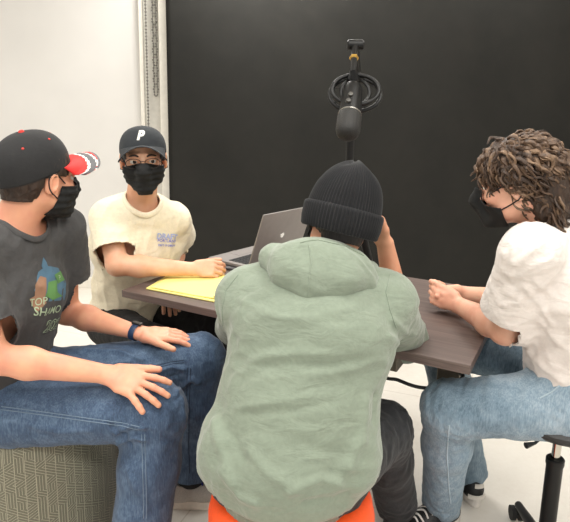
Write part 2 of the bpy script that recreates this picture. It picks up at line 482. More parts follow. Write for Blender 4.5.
def neck_clip(P, c, n, rad):            # removes what lies above a round neckline
    c = arr(c); n = arr(unit(n)); x = (P-c)@n; q = P-c-x[:, None]*n; r = np.linalg.norm(q, axis=1)
    return np.where(x > -.12, rad-r, -1.)
# ---- worn things
def loc_mesh(bm, H):
    for v in bm.verts: v.co = Vector(H.w(v.co.x, v.co.y, v.co.z))
    return bm
def cap_hat(parent, H0_, mcrown, mbrim, mbutton, name='baseball_cap', tall=.098, lift=0.0, brimlen=.072, stripes=False, eyelets=None, tilt=12, arch=.020, roll=0):
    H = Head(H0_.w(0, 0, 0), 0, 0, 0, H0_.k); H.M = H0_.M@rotx(math.radians(tilt))
    bm = bmesh.new(); NA, NE = 72, 22; rows = []
    def cp(phi, e):
        th = e*math.radians(97)
        sx, cz = math.sin(th)**.82, math.cos(th)
        fr = max(0, math.sin(phi)); r = 1+.03*fr*math.sin(th*1.3)
        x = .086*sx*math.cos(phi)*r; y = -.010+.107*sx*math.sin(phi)*r; z = .030+lift+tall*(cz**.85 if cz > 0 else -abs(cz)**.9*.6)
        seamk = abs(((phi/(PI/3)) % 1)-.5)
        d = .0009*math.exp(-((.5-seamk)/.03)**2)
        z -= .012*max(0, -math.sin(phi))*e      # lower behind
        return Vector((x*(1-d*8), y*(1-d*8), z))
    for i in range(NE+1):
        rows.append([bm.verts.new(cp(2*PI*k/NA, max(i, .02)/NE)) for k in range(NA)])
    for a, b in zip(rows, rows[1:]):
        for k in range(NA): bm.faces.new((a[k], b[k], b[(k+1) % NA], a[(k+1) % NA]))
    bm.faces.new(rows[0])
    c = obj(name, loc_mesh(bm, H), mcrown, parent)
    m = c.modifiers.new('s', 'SOLIDIFY'); m.thickness = .003; m.offset = -1
    bm = bmesh.new(); NU, NV = 60, 24; g = []
    for i in range(NU+1):
        u = i/NU*2-1; ph = PI/2+u*math.radians(63); b = cp(ph, 1.0)
        ox = .084*math.sin(-u*PI/2*1.0)*1.0; oy = .095+brimlen*max(0, math.cos(u*PI/2))**.55
        row = []
        for j in range(NV+1):
            v = j/NV; x = b.x*(1-v)+ox*v; y = b.y*(1-v)+oy*v
            z = b.z+.004-.010*v*v-arch*(x/.08)**2*min(1, v*2.5)
            row.append(bm.verts.new((x, y, z)))
        g.append(row)
    for i in range(NU):
        for j in range(NV):
            f = bm.faces.new((g[i][j], g[i+1][j], g[i+1][j+1], g[i][j+1]))
            if stripes:
                u = (i+.5)/NU*2-1; v = (j+.5)/NV; e = v-(.42+.30*abs(u))     # swoosh lines across the brim
                f.material_index = 1 if abs(e) < .045 else (2 if 0 < e < .26 else (1 if abs(e-.30) < .035 else 0))
                if v > .9 and abs(u) < .8: f.material_index = 2
    br = obj('brim', loc_mesh(bm, H), mbrim, c); m = br.modifiers.new('s', 'SOLIDIFY'); m.thickness = .0035; m.offset = 0
    bm = bmesh.new(); add_lathe(bm, [(0, .006), (.005, .005), (.008, .001), (.008, -.002)], 16, c=(0, -.010, .030+lift+tall))
    obj('button', loc_mesh(bm, H), mbutton, c)
    if eyelets:
        for k in range(6):
            ph = PI/6+k*PI/3; p = cp(ph, .46); q = cp(ph, .50); nrm = (p-Vector((0, -.01, .02))).normalized()
            bm = bmesh.new(); a1 = nrm.orthogonal().normalized(); a2 = nrm.cross(a1)
            add_lathe(bm, [(0, .0014), (.0026, .0014), (.0036, .0002), (.0036, -.001)], 12, c=p, axes=(a1, a2, nrm))
            obj('eyelet', loc_mesh(bm, H), eyelets, c)
    return c, cp
def mask(parent, H, mat, mloop, kn=False, back=(.032, .9)):
    f = Field()
    f.add(H.ell((0, .030, -.024), (.064, .062, .088)), .01)
    f.add(H.cap((-.03, .03, -.065), (0, .07, -.097), .033, .022), .02); f.add(H.cap((.03, .03, -.065), (0, .07, -.097), .033, .022), .02)
    if kn:
        f.add(H.cap((0, .104, .002), (0, .124, -.040), .006, .006), .02); f.add(H.cap((0, .124, -.040), (0, .092, -.100), .006, .012), .025)
    else:
        f.add(H.cap((0, .098, .004), (0, .110, -.032), .012, .014), .02); f.add(H.cap((0, .108, -.035), (0, .090, -.09), .012, .016), .03)
    for s in (-1, 1): f.add(H.ell((s*.038, .062, -.028), (.028, .028, .026)), .02)
    f.pull(lambda P: -.0065)
    def clip(P):
        L = H.loc(P); ax = np.abs(L[:, 0])
        zt = .000-np.clip(ax-.010, 0, 1)*(.9 if kn else .28)
        return np.maximum.reduce([L[:, 2]-zt, back[0]-L[:, 1]+(np.clip(-.055-L[:, 2], 0, 1)*back[1] if back[1] > 0 else (L[:, 2]+.01)*-back[1]), -.117-L[:, 2]])
    def disp(P, n):
        L = H.loc(P)
        if kn: return .0012*np.exp(-(L[:, 0]/.003)**2)
        return .0018*np.sin(L[:, 2]*300)*np.clip((ax:=np.abs(L[:, 0]))/.02, 0, 1)+folds(P*1.0, H.M[:, 0], .022, .0012)
    o = garment('face_mask', f, .004, mat, parent, clip, disp, .002)
    hf = Field(); head_field(hf, H, H.w(0, -.04, -.16))
    def lp(pts):
        q = arr([N_ for N_ in [list(x) for x in catmull(pts, 5)]]); d = hf.at(q)-.0022; q = q-hf.grad(q)*np.minimum(d, 0)[:, None]
        return [V(*[float(c) for c in x]) for x in q]
    for s in (-1, 1):
        bm = bmesh.new()
        y0 = .047 if kn else .033
        add_tube(bm, lp([H.w(s*.063, y0+.01, -.010), H.w(s*.077, .015, .010), H.w(s*.082, -.012, .022)]), .0018, 6)
        add_tube(bm, lp([H.w(s*.052, y0+.01, -.070), H.w(s*.073, .008, -.045), H.w(s*.084, -.016, -.025), H.w(s*.086, -.022, .0), H.w(s*.082, -.012, .022)]), .0018, 6)
        obj('ear_loop', bm, mloop, o)
    return o
def eyes(parent, H, mwhite, miris):
    for s in (-1, 1):
        for nm, r, mt, fy in (('eye', .0125, mwhite, 0), ):
            bm = bmesh.new(); bmesh.ops.create_uvsphere(bm, u_segments=24, v_segments=16, radius=r)
            c = np.array((s*.032, .078, .001))
            for v in bm.verts: v.co = Vector(c)+v.co
            e = obj(nm, loc_mesh(bm, H), mt, parent)
            bm = bmesh.new(); add_lathe(bm, [(0, .0015), (.0045, .0012), (.0058, 0)], 16, c=c+np.array((-.002, .0118, 0)), axes=(Vector((1, 0, 0)), Vector((0, 0, 1)), Vector((0, 1, 0))))
            obj('iris', loc_mesh(bm, H), miris, e)
def brows(parent, H, mat):
    for s in (-1, 1):
        bm = bmesh.new(); pts = [(s*.014, .099, .021), (s*.028, .097, .026), (s*.048, .083, .021)]
        add_tube(bm, catmull([H.w(p) for p in pts], 5), [.002+.002*math.sin(PI*k/10+.2) for k in range(11)], 6)
        obj('eyebrow', bm, mat, parent)
def shoe(parent, an, toe, mup, msole, mlace, L=.29, name='shoe', mtoe=None):
    t = unit([toe[0], toe[1], 0]); s = np.array([t[1], -t[0], 0]); z = np.array([0, 0, 1.])
    an = np.array(an, float); base = np.array([an[0], an[1], 0.0])
    def W(a, b, c): return base+t*a+s*b+z*c
    f = Field()
    f.add(ECap(W(-.045, 0, .055), W(.05, 0, .058), .034, .038, .035, .038, s), .02)
    f.add(ECap(W(.05, 0, .055), W(.165, 0, .045), .040, .042, .036, .024, s), .02)
    f.add(Cap(W(-.03, 0, .06), W(-.02, 0, .105), .036, .036), .02)
    f.sub(Cap(W(-.02, 0, .11), W(-.025, 0, .15), .034, .036), .008)
    f.pull(lambda P: np.where(P[..., 2] < .012, .05, 0))
    o = garment(name, f, .004, mup, parent, None, None, 0)
    n = 40; bm = bmesh.new(); prof = []
    for z0, gr in ((0.0, -.003), (.004, .001), (.018, .002), (.027, -.003)):
        ring = []
        for k in range(n):
            a = 2*PI*k/n; x = math.cos(a); y = math.sin(a)
            px = .062+ (L/2)*x; hw = (.040 if px > .06 else .034)+.006*math.exp(-((px-.14)/.05)**2)
            yy = hw*abs(y)**.75*(1 if y > 0 else -1)
            ring.append(bm.verts.new(Vector(W(px+gr*x, yy+gr*y, z0+(.008*max(0, (px-.14)/.07) if z0 < .02 else .004)))))
        prof.append(ring)
    for a, b in zip(prof, prof[1:]):
        for k in range(n): bm.faces.new((a[k], a[(k+1) % n], b[(k+1) % n], b[k]))
    bm.faces.new(prof[0][::-1]); bm.faces.new(prof[-1])
    obj('sole', bm, msole, o)
    bm = bmesh.new()
    for i in range(5):
        x = .040+.019*i; zt = .106-.0062*i
        sg = 1 if i % 2 else -1
        add_tube(bm, catmull([W(x, -.026, zt-.012), W(x+.003*sg, 0, zt+.001), W(x+.01, .026, zt-.014)], 4), .0034, 6)
    obj('laces', bm, mlace, o)
    return o
def bvh_of(o):
    from mathutils.bvhtree import BVHTree
    if 'b' not in BV.setdefault(o.name, {}): BV[o.name]['b'] = BVHTree.FromPolygons([v.co.copy() for v in o.data.vertices], [tuple(q.vertices) for q in o.data.polygons])
    return BV[o.name]['b']
BV = {}
def seen(o, px, py):
    """point and normal of a finished garment (same coordinates as its mesh) seen at a sight point"""
    h = bvh_of(o).ray_cast(V(*CAM), V(*unit(ray(px, py))))
    return (None, None) if h[0] is None else (h[0], h[1] if h[1].dot(V(*ray(px, py))) < 0 else -h[1])
def socks(parent, S, mat):
    for i in (0, 1):
        an, kn = S['ankle'][i], S['knee'][i]; f = Field(); f.add(Cap(an+(kn-an)*.30, an+(kn-an)*.02, .046, .040), .02); f.add(Cap(an, an+unit(S['toe'][i])*.05-np.array([0, 0, .03]), .039, .034), .02)
        garment('sock', f, .006, mat, parent, None, None, 0)
def seam(parent, f, pix, mat, name='seam', r=.0014, w=.0, n=8, lift=.3):
    """stitched seam: a low ribbon laid on the garment under the given sight points"""
    pts = []
    for (a, b), (c, d) in zip(pix, pix[1:]):
        for k in range(n):
            t = k/n; h, nr = seen(parent, a+(c-a)*t, b+(d-b)*t)
            if h is not None and (not pts or (h-pts[-1]).length < .06): pts.append(h+nr*r*lift)
    if len(pts) < 3: print('seam missed', pix); return []
    bm = bmesh.new(); add_tube(bm, pts, r, 6); obj(name, bm, mat, parent)
    return pts
def double_seam(parent, pix, mat, off=1.3, r=.0012, name='seam'):
    for s in (-1, 1):
        q = []
        for i, (x, y) in enumerate(pix):
            a = pix[max(0, i-1)]; b = pix[min(len(pix)-1, i+1)]; dx, dy = b[0]-a[0], b[1]-a[1]; l = math.hypot(dx, dy)
            q.append((x-dy/l*off*s, y+dx/l*off*s))
        seam(parent, None, q, mat, name, r, lift=.5)
def crease(fld, lines):
    """folds pressed into cloth: (sight points, half width, height) measured against the plain surface"""
    out = []
    for pix, w, a in lines:
        pts = []
        for (x0, y0), (x1, y1) in zip(pix, pix[1:]):
            for k in range(4):
                t = k/4; h = fld.pix(x0+(x1-x0)*t, y0+(y1-y0)*t)
                if h is not None: pts.append(h)
        if len(pts) > 1: out.append((pts, w, a))
        else: print('crease missed', pix)
    def fn(P):
        r = np.zeros(len(P))
        for pts, w, a in out: r += a*np.exp(-(polyd(P, pts)/w)**2)
        return r
    return fn
# ------------------------------------------------------------------ the room
t = NT('white_wall_paint'); v = t.coord(); t.col(t.ramp(t.noise(v, 3, 2), [(.3, (218, 216, 213)), (.7, (223, 221, 218))]))
m_wall = t.fin(.75, 0, t.bump(t.noise(v, 220, 3), .08, .002))
t = NT('pale_floor'); v = t.coord(); f1 = t.noise(v, 2.2, 5, .6, .4); f2 = t.noise(v, 40, 4, .7)
ff = t.math('ADD', t.math('MULTIPLY', f1, .7), t.math('MULTIPLY', f2, .3))
cc = t.ramp(ff, [(.3, (212, 205, 195)), (.5, (222, 217, 208)), (.7, (229, 225, 217))])
br = t.n('ShaderNodeTexBrick'); t.l(t.coord((1, 1, 1), (0, 0, .35)), br.inputs['Vector']); br.inputs['Scale'].default_value = 1.0
br.offset = 0; br.inputs['Brick Width'].default_value = .9; br.inputs['Row Height'].default_value = .9; br.inputs['Mortar Size'].default_value = .003; br.inputs['Mortar Smooth'].default_value = .3
mk = br.outputs['Fac']
cc = t.mix(t.math('MULTIPLY', mk, .45), cc, (170, 160, 146))
t.col(cc); m_floor = t.fin(.38, 0, t.bump(f2, .05, .002), **{'Specular IOR Level': .4})
m_ceil = simple('ceiling_white', (235, 233, 226), .9)
m_trim = simple('white_trim_paint', (234, 230, 220), .5, var=.02)
m_strip = simple('grey_white_panel', (205, 202, 194), .6, var=.03)
def quad(name, pts, mat):
    bm = bmesh.new(); bm.faces.new([bm.verts.new(p) for p in pts]); me = bpy.data.meshes.new(name); bm.to_mesh(me); bm.free()
    return link(name, me, mat)
def slab(name, lo, hi, mat, bevel=0):
    bm = bmesh.new(); lo, hi = V(*lo), V(*hi); add_box(bm, (lo+hi)/2, hi-lo); return obj(name, bm, mat, None, False, bevel)
XL, XR, YB, YF, ZC = -2.35, 3.0, 4.30, -2.2, 2.9
struct(slab('floor', (XL-.1, YF, -.1), (XR+.1, YB+.1, 0), m_floor))
struct(slab('ceiling', (XL-.1, YF, ZC), (XR+.1, YB+.1, ZC+.1), m_ceil))
struct(slab('wall_back', (XL-.1, YB, 0), (XR+.1, YB+.1, ZC), m_wall))
struct(slab('wall_left', (XL-.1, YF, 0), (XL, YB, ZC), m_wall))
struct(slab('wall_right', (XR, YF, 0), (XR+.1, YB, ZC), m_wall))
struct(slab('baseboard_back', (XL, YB-.012, 0), (-1.06, YB, .09), m_trim, .003))
xs = lambda px, y=4.2, Y=4.25: float(A(px, y, Y)[0])
struct(slab('trim_1', (xs(160, 60), 4.22, 0), (xs(168, 60), YB, ZC), m_trim, .004))
struct(slab('trim_2', (xs(143, 60), 4.275, 0), (xs(160, 60), YB, ZC), m_strip, .003))
struct(slab('trim_3', (xs(139, 60), 4.262, 0), (xs(143, 60), YB, ZC), m_trim, .004))
# black seamless paper
t = NT('black_seamless'); v = t.coord(); g1 = t.noise(v, 1.6, 4, .6, .6); g2 = t.noise(v, 9, 4, .6)
gg = t.math('ADD', t.math('MULTIPLY', g1, .7), t.math('MULTIPLY', g2, .3))
t.col(t.ramp(gg, [(.3, (32, 32, 30)), (.7, (42, 41, 38))])); m_black = t.fin(.8, 0, t.bump(t.noise(v, 3, 2), .3, .02), **{'Specular IOR Level': .2})
x0, x1 = xs(167.5, 90, 4.14), 2.6
bm = bmesh.new(); NXb, NZb = 90, 60; g = []
for i in range(NXb+1):
    row = []
    for j in range(NZb+1):
        x = x0+(x1-x0)*i/NXb; z = .004+(2.72-.004)*j/NZb
        y = 4.14+.010*math.sin(x*3.1+.4)*(.4+.6*(1-z/2.8))+.006*math.sin(x*7.7+z*1.3)
        row.append(bm.verts.new((x, y, z)))
    g.append(row)
for i in range(NXb):
    for j in range(NZb): bm.faces.new((g[i][j], g[i+1][j], g[i+1][j+1], g[i][j+1]))
R_ = thing('photo_backdrop', (.8, 4.14, 0), 'large black seamless paper backdrop hanging down the back wall behind the table', 'backdrop')
o = obj('paper_sheet', bm, m_black, R_); mm = o.modifiers.new('s', 'SOLIDIFY'); mm.thickness = .002
bm = bmesh.new(); add_tube(bm, [(x0-.04, 4.17, 2.76), (x1+.05, 4.17, 2.76)], .04, 20); obj('roller_tube', bm, m_trim, R_)
for xx in (x0-.02, x1+.02):
    bm = bmesh.new(); add_box(bm, (xx, 4.232, 2.76), (.03, .115, .06)); obj('wall_bracket', bm, m_trim, R_, False, .003)
# bead chains beside the backdrop
m_bead = simple('grey_plastic_beads', (112, 110, 104), .45)
def chain(px, ybot, r, step, label, dx=0.0, twist=False, Y=4.24):
    b = A(px, ybot, Y); zb, x = float(b[2]), float(b[0]); bm = bmesh.new(); z = 2.6; k = 0; zs = []
    while z > zb: zs.append(z); z -= step
    for z in zs:
        for s in ((-1, 1) if dx else (0,)):
            xx = x+s*dx+(.004*math.sin(z*90)*s if twist else 0)
            bmesh.ops.create_icosphere(bm, subdivisions=1, radius=r, matrix=Matrix.Translation((xx, Y, z)))
    for s in ((-1, 1) if dx else (0,)): add_tube(bm, [(x+s*dx, Y, 2.62), (x+s*dx, Y, zb)], r*.35, 5)
    if dx:
        add_tube(bm, [(x+dx*math.cos(a), Y, zb-dx*1.2*math.sin(a)) for a in [PI*q/10 for q in range(11)]], r*.6, 6)
    bmesh.ops.create_icosphere(bm, subdivisions=2, radius=r*1.6, matrix=Matrix.Translation((x, Y, 2.62)))
    tag(obj('bead_chain', bm, m_bead), label, 'chain', 'pull chains beside the backdrop')
chain(156.0, 94, .0085, .019, 'thick doubled bead chain hanging right beside the white strip by the backdrop', dx=.012, twist=True)
chain(150.0, 182, .0085, .024, 'thin single bead chain hanging left of the thicker chain by the backdrop')
# ------------------------------------------------------------------ table
ZT = .74
a0 = AZ(121.5, 290, ZT); b0 = AZ(470.5, 366, ZT)
e_ = Vector((*(b0-a0)[:2], 0)); LT = e_.length; e_.normalize(); n_ = Vector((-e_.y, e_.x, 0)); up = Vector((0, 0, 1)); WT = .745
T0 = V(a0[0], a0[1], 0)
def TP(u, v, z=0): return T0+e_*u+n_*v+up*z
tax = (e_, n_, up)
t = NT('dark_grain_laminate')
ang = math.atan2(e_.y, e_.x)
vg = t.coord((1.2, 14, 14), (0, 0, -ang)); vf = t.coord((3, 90, 90), (0, 0, -ang))
# rotate first, then stretch: two mappings
def gr(scale):
    tc = t.n('ShaderNodeTexCoord'); m1 = t.n('ShaderNodeMapping'); m1.inputs['Rotation'].default_value = (0, 0, -ang); m2 = t.n('ShaderNodeMapping'); m2.inputs['Scale'].default_value = scale
    t.l(tc.outputs['Object'], m1.inputs[0]); t.l(m1.outputs[0], m2.inputs[0]); return m2.outputs[0]
g1 = t.noise(gr((1.0, 16, 16)), 2.0, 5, .65, .6); g2 = t.noise(gr((2.5, 120, 120)), 2.0, 3, .6)
gg = t.math('ADD', t.math('MULTIPLY', g1, .65), t.math('MULTIPLY', g2, .35))
t.col(t.ramp(gg, [(.33, (74, 63, 59)), (.5, (98, 84, 79)), (.68, (122, 107, 100))])); m_top = t.fin(.42, 0, t.bump(gg, .08, .001), **{'Specular IOR Level': .4})
m_frame = simple('taupe_metal', (105, 98, 86), .45, .3, var=.03)
m_lgrey = simple('light_grey_metal', (165, 160, 150), .4, .4, var=.03)
m_dark = simple('black_plastic', (26, 26, 27), .4, var=.1)
m_steel = simple('brushed_steel', (150, 148, 142), .25, .9, var=.05)
TBL = thing('sit_stand_table', TP(LT/2, WT/2), 'grey-brown wood-grain sit-stand table with metal column legs, shared by the four people', 'table')
bm = bmesh.new(); add_box(bm, TP(LT/2, WT/2, ZT-.0135), (LT, WT, .027), tax); obj('tabletop', bm, m_top, TBL, False, .002)
for u, pm in ((.30, m_lgrey), (LT-.12, m_frame)):
    bm = bmesh.new(); add_box(bm, TP(u, .37, .50), (.075, .055, .40), tax); add_box(bm, TP(u, .37, .20), (.06, .042, .34), tax)
    obj('leg', bm, pm, TBL, False, .004)
    bm = bmesh.new(); add_box(bm, TP(u, .37, .022), (.075, .62, .036), tax); obj('foot', bm, m_dark, TBL, False, .008)
    bm = bmesh.new(); add_box(bm, TP(u, .37, ZT-.04), (.06, .60, .024), tax); obj('support_arm', bm, pm, TBL, False, .003)
bm = bmesh.new(); add_box(bm, TP(LT/2+.09, .37, ZT-.075), (LT-.42, .05, .04), tax); obj('crossbar', bm, m_dark, TBL, False, .003)
bm = bmesh.new(); add_box(bm, TP(LT-.26, .09, ZT-.055), (.11, .12, .055), tax); obj('control_box', bm, m_frame, TBL, False, .004)
bm = bmesh.new(); add_tube(bm, [TP(LT-.19, .14, ZT-.062), TP(LT-.02, .34, ZT-.062)], .011, 12); obj('steel_rail', bm, m_steel, TBL)
bm = bmesh.new(); add_box(bm, TP(.29, .16, ZT-.045), (.10, .10, .035), tax); obj('motor_housing', bm, m_dark, TBL, False, .004)
cb = [A(383, 373, 1.60), A(398, 380, 1.58), A(418, 387, 1.56), A(440, 388, 1.55), A(455, 384, 1.56), A(463, 376, 1.60), A(461, 370, 1.68)]
bm = bmesh.new(); add_tube(bm, catmull([TP(LT-.30, .2, ZT-.04)]+cb+[TP(LT-.06, .42, ZT-.06)], 8), .0055, 8)
tag(obj('power_cable', bm, simple('black_cable', (18, 18, 18), .45)), 'black power cable sagging below the right end of the table', 'cable')
# ------------------------------------------------------------------ on the table
m_alu = simple('space_grey_aluminium', (146, 140, 137), .42, .2, var=.02)
m_key = simple('black_keys', (22, 22, 24), .5)
m_screen = simple('dark_glass', (12, 12, 14), .1)
m_logo = simple('mirror_mark', (235, 235, 235), .15, .6, var=.0)
def laptop(hinge, yaw, w, d, lean, label, zb):
    """hinge: world point of the hinge's near end; yaw: direction of the hinge line"""
    h = Vector((math.cos(yaw), math.sin(yaw), 0)); b = Vector((-h.y, h.x, 0)); H0 = V(hinge[0], hinge[1], zb)
    T = thing('laptop', H0+h*w/2+b*d/2, label, 'laptop')
    bm = bmesh.new(); add_box(bm, H0+h*w/2+b*d/2+up*.008, (w, d, .014), (h, b, up)); o = obj('base', bm, m_alu, T, False, .003)
    for sgn in (0,):
        bm = bmesh.new()
        for r in range(6):
            for c in range(14):
                add_box(bm, H0+h*(.02+(w-.04)*(c+.5)/14)+b*(.03+.0185*r)+up*.0158, ((w-.04)/14*.86, .0155, .0016), (h, b, up))
        obj('keyboard', bm, m_key, o, False)
        bm = bmesh.new(); add_box(bm, H0+h*w/2+b*(d-.045)+up*.0153, (.11, .07, .0008), (h, b, up)); obj('trackpad', bm, m_alu, o, False)
    u2 = (up*math.cos(lean)-b*math.sin(lean)).normalized(); nn = h.cross(u2)
    bm = bmesh.new(); add_box(bm, H0+h*w/2+u2*(d/2+.008)+up*.012, (w, d, .006), (h, u2, nn)); l = obj('lid', bm, m_alu, T, False, .0025)
    bm = bmesh.new(); add_box(bm, H0+h*w/2+u2*(d/2+.008)+up*.012-nn*(.0033 if nn.dot(b) < 0 else -.0033), (w-.012, d-.012, .0008), (h, u2, nn)); obj('screen', bm, m_screen, l, False)
    bm = bmesh.new(); add_lathe(bm, [(0, .001), (.012, .001), (.0125, 0)], 20, c=H0+h*w*.5+u2*(d*.52)+up*.012-b*.0032, axes=(h, u2, -b)); obj('lid_emblem', bm, m_logo, l)
    bm = bmesh.new(); add_tube(bm, [H0+h*.03+up*.012, H0+h*(w-.03)+up*.012], .006, 10); obj('hinge', bm, m_key, T)
    return T
hp = AZ(248, 269, .757)
laptop(hp, math.radians(52), .34, .235, math.radians(19), 'open silver-grey laptop behind the hooded person, its lid leaning away from the keyboard', ZT+.012)
# closed dark notebook computer lying under it
yb = math.radians(66); hh = Vector((math.cos(yb), math.sin(yb), 0)); bb = Vector((-hh.y, hh.x, 0))
bm = bmesh.new(); add_box(bm, V(hp[0], hp[1], ZT+.006)+hh*.12+bb*.11, (.25, .20, .011), (hh, bb, up))
tag(obj('folder', bm, simple('dark_grey_cover', (70, 68, 70), .5), None, False, .003), 'flat dark grey folder lying on the table underneath the silver laptop', 'folder')
# yellow pad
t = NT('yellow_ruled_paper')
tc = t.n('ShaderNodeTexCoord'); m1 = t.n('ShaderNodeMapping'); m1.inputs['Rotation'].default_value = (0, 0, -ang); t.l(tc.outputs['Object'], m1.inputs[0])
sx = t.n('ShaderNodeSeparateXYZ'); t.l(m1.outputs[0], sx.inputs[0])
ln = t.math('LESS_THAN', t.math('FRACT', t.math('MULTIPLY', sx.outputs[0], 115)), .12)
t.col(t.mix(t.math('MULTIPLY', ln, .35), (246, 233, 140), (205, 205, 150))); m_yel = t.fin(.8)
PAD = thing('legal_pad', AZ(190, 286, ZT), 'yellow ruled legal pad lying near the left end of the table edge', 'notepad')
def sheet(pix, z, wob, name, parent, mat=m_yel, thick=.001, seed=0):
    c = [AZ(x, y, z) for x, y in pix]; bm = bmesh.new(); n = 20; g = []
    for i in range(n+1):
        row = []
        for j in range(n+1):
            u, w = i/n, j/n; p = c[0]*(1-u)*(1-w)+c[1]*u*(1-w)+c[2]*u*w+c[3]*(1-u)*w
            dz = wob*(max(0, u-.6)**2*3*(1-w)+.25*(math.sin(u*5+seed)*math.sin(w*4+seed)+1))
            row.append(bm.verts.new((p[0], p[1], z+dz)))
        g.append(row)
    for i in range(n):
        for j in range(n): bm.faces.new((g[i][j], g[i+1][j], g[i+1][j+1], g[i][j+1]))
    o = obj(name, bm, mat, parent); m = o.modifiers.new('s', 'SOLIDIFY'); m.thickness = thick; m.offset = -1; return o
sheet([(146, 288), (214, 301), (240, 278), (176, 270)], ZT+.006, .0, 'page_block', PAD, thick=.005)
sheet([(150, 287.5), (216, 299), (238, 277), (180, 269)], ZT+.0085, .004, 'loose_top_sheet', PAD, seed=1)
p = AZ(215.5, 297, ZT+.012); bm = bmesh.new(); add_lathe(bm, [(0, .003), (.006, .003), (.007, .0015), (.007, 0)], 20, c=p)
tag(obj('bottle_cap', bm, simple('amber_plastic', (205, 150, 38), .5)), 'tiny amber round cap on the near corner of the yellow pad', 'cap')
# ------------------------------------------------------------------ microphone on a boom
m_mic = simple('satin_black_metal', (12, 12, 12), .42, 0, var=.08, **{'Specular IOR Level': .3})
t = NT('black_mesh_grille'); v = t.coord(); vo = t.n('ShaderNodeTexVoronoi'); t.l(v, vo.inputs['Vector']); vo.inputs['Scale'].default_value = 420
t.col(t.ramp(vo.outputs['Distance'], [(.1, (10, 10, 10)), (.6, (34, 33, 31))])); m_gril = t.fin(.55, .1, t.bump(vo.outputs['Distance'], .5, .002))
m_rub = simple('black_rubber', (22, 22, 22), .7)
m_knob = simple('dark_knob', (70, 68, 64), .35, .3)
m_brass = simple('brass', (205, 165, 85), .3, .8)
YM = 1.85
MB = thing('boom_arm', TP(.70, WT-.03, ZT), 'black desk boom arm rising behind the knitted hat, with a brass ring at its tip', 'microphone arm')
top = V(A(355.5, 45, YM+.10)); foot = TP(.70, WT-.03, ZT); 
mid = V(A(349, 150, foot.y)); 
bm = bmesh.new(); add_tube(bm, [foot+up*.0, foot+up*.05], .020, 20); add_box(bm, foot+Vector((0, 0, -.012)), (.05, .055, .075), tax); obj('clamp', bm, m_mic, MB, True, .003)
kn = V(A(351, 120, foot.y)); 
bm = bmesh.new(); add_tube(bm, [foot+up*.04, V(A(349, 178, foot.y)), kn], .0165, 18); obj('lower_arm', bm, m_mic, MB)
bm = bmesh.new(); add_tube(bm, [kn, V(A(358, 80, foot.y-.12)), top+V(.004, .02, 0)], .0115, 14); obj('upper_arm', bm, m_mic, MB)
bm = bmesh.new(); add_tube(bm, [kn+V(-.025, 0, 0), kn+V(.025, 0, 0)], .02, 18); obj('elbow_joint', bm, m_mic, MB)
bm = bmesh.new(); add_tube(bm, [top+V(-.028, 0, 0), top+V(-.024, 0, 0), top+V(.024, 0, 0), top+V(.028, 0, 0)], [.013, .017, .017, .013], 20); obj('end_joint', bm, m_mic, MB)
c1 = V(A(354, 57, YM+.05)); c2 = V(A(353.5, 72, YM)); 
bm = bmesh.new(); add_tube(bm, [top, c1, V(A(353.7, 66, YM+.02)), c2], [.012, .011, .010, .009], 16); obj('neck_tube', bm, m_mic, MB)
q = V(A(354, 58, YM+.045)); dn = (c2-c1).normalized(); bm = bmesh.new(); add_tube(bm, [q-dn*.006, q-dn*.003, q+dn*.003, q+dn*.006], [.010, .0155, .0155, .011], 6); obj('threaded_ring', bm, m_brass, MB)
# shock mount
ctr = V(A(355, 95, YM)); ax = V(A(346, 140, YM-.10))-V(A(353.5, 84, YM+.02)); ax.normalize()
SM = thing('shock_mount', ctr, 'round black double-ring shock mount hanging from the boom arm tip', 'microphone mount')
rn = (Vector((-.05, -.80, .55))).normalized(); ru = Vector((1, 0, 0)); ru = (ru-rn*ru.dot(rn)).normalized(); rv = rn.cross(ru)
for k, (R1, off) in enumerate(((.082, .0), (.074, .028))):
    bm = bmesh.new(); add_tube(bm, [ctr+ru*math.cos(a)*R1+rv*math.sin(a)*R1*.78+rn*off for a in [2*PI*i/48 for i in range(48)]], .0072, 10, closed=True); obj('outer_ring', bm, m_mic, SM)
bm = bmesh.new(); add_tube(bm, [ctr+ru*math.cos(a)*.045+rv*math.sin(a)*.050+rn*.014 for a in [2*PI*i/40 for i in range(40)]], .006, 10, closed=True); obj('inner_ring', bm, m_mic, SM)
for a in (.5, 1.2, 1.95, 2.6, 3.6, 4.3, 5.1, 5.8):
    bm = bmesh.new(); add_tube(bm, [ctr+ru*math.cos(a)*.080+rv*math.sin(a)*.062, ctr+ru*math.cos(a+.25)*.046+rv*math.sin(a+.25)*.050+rn*.012], .0022, 6); obj('elastic_cord', bm, m_rub, SM)
for s in (-1, 1):
    bm = bmesh.new(); add_tube(bm, [c2+V(s*.004, 0, 0), c2+V(s*.010, -.004, -.02), ctr+ru*s*.03+rv*.062, ], [.008, .008, .006], 10); obj('yoke_arm', bm, m_mic, SM)
    bm = bmesh.new(); pp = ctr+ru*s*.03+rv*.062; bmesh.ops.create_uvsphere(bm, u_segments=12, v_segments=8, radius=.007, matrix=Matrix.Translation(pp-rn*.004)); obj('screw_knob', bm, m_steel, SM)
bm = bmesh.new(); add_tube(bm, [c2+up*.004, c2-up*.02, ctr+rv*.055], [.013, .014, .010], 12); obj('swivel_block', bm, m_mic, SM)
MT = V(A(353.5, 84, YM-.005)); ME = V(A(347, 137.5, YM-.15)); ma = (ME-MT).normalized(); LM = (ME-MT).length
MC = thing('microphone', MT, 'black condenser microphone pointing down and forward out of its shock mount', 'microphone')
mu = Vector((1, 0, 0)); mu = (mu-ma*mu.dot(ma)).normalized(); mw = ma.cross(mu)
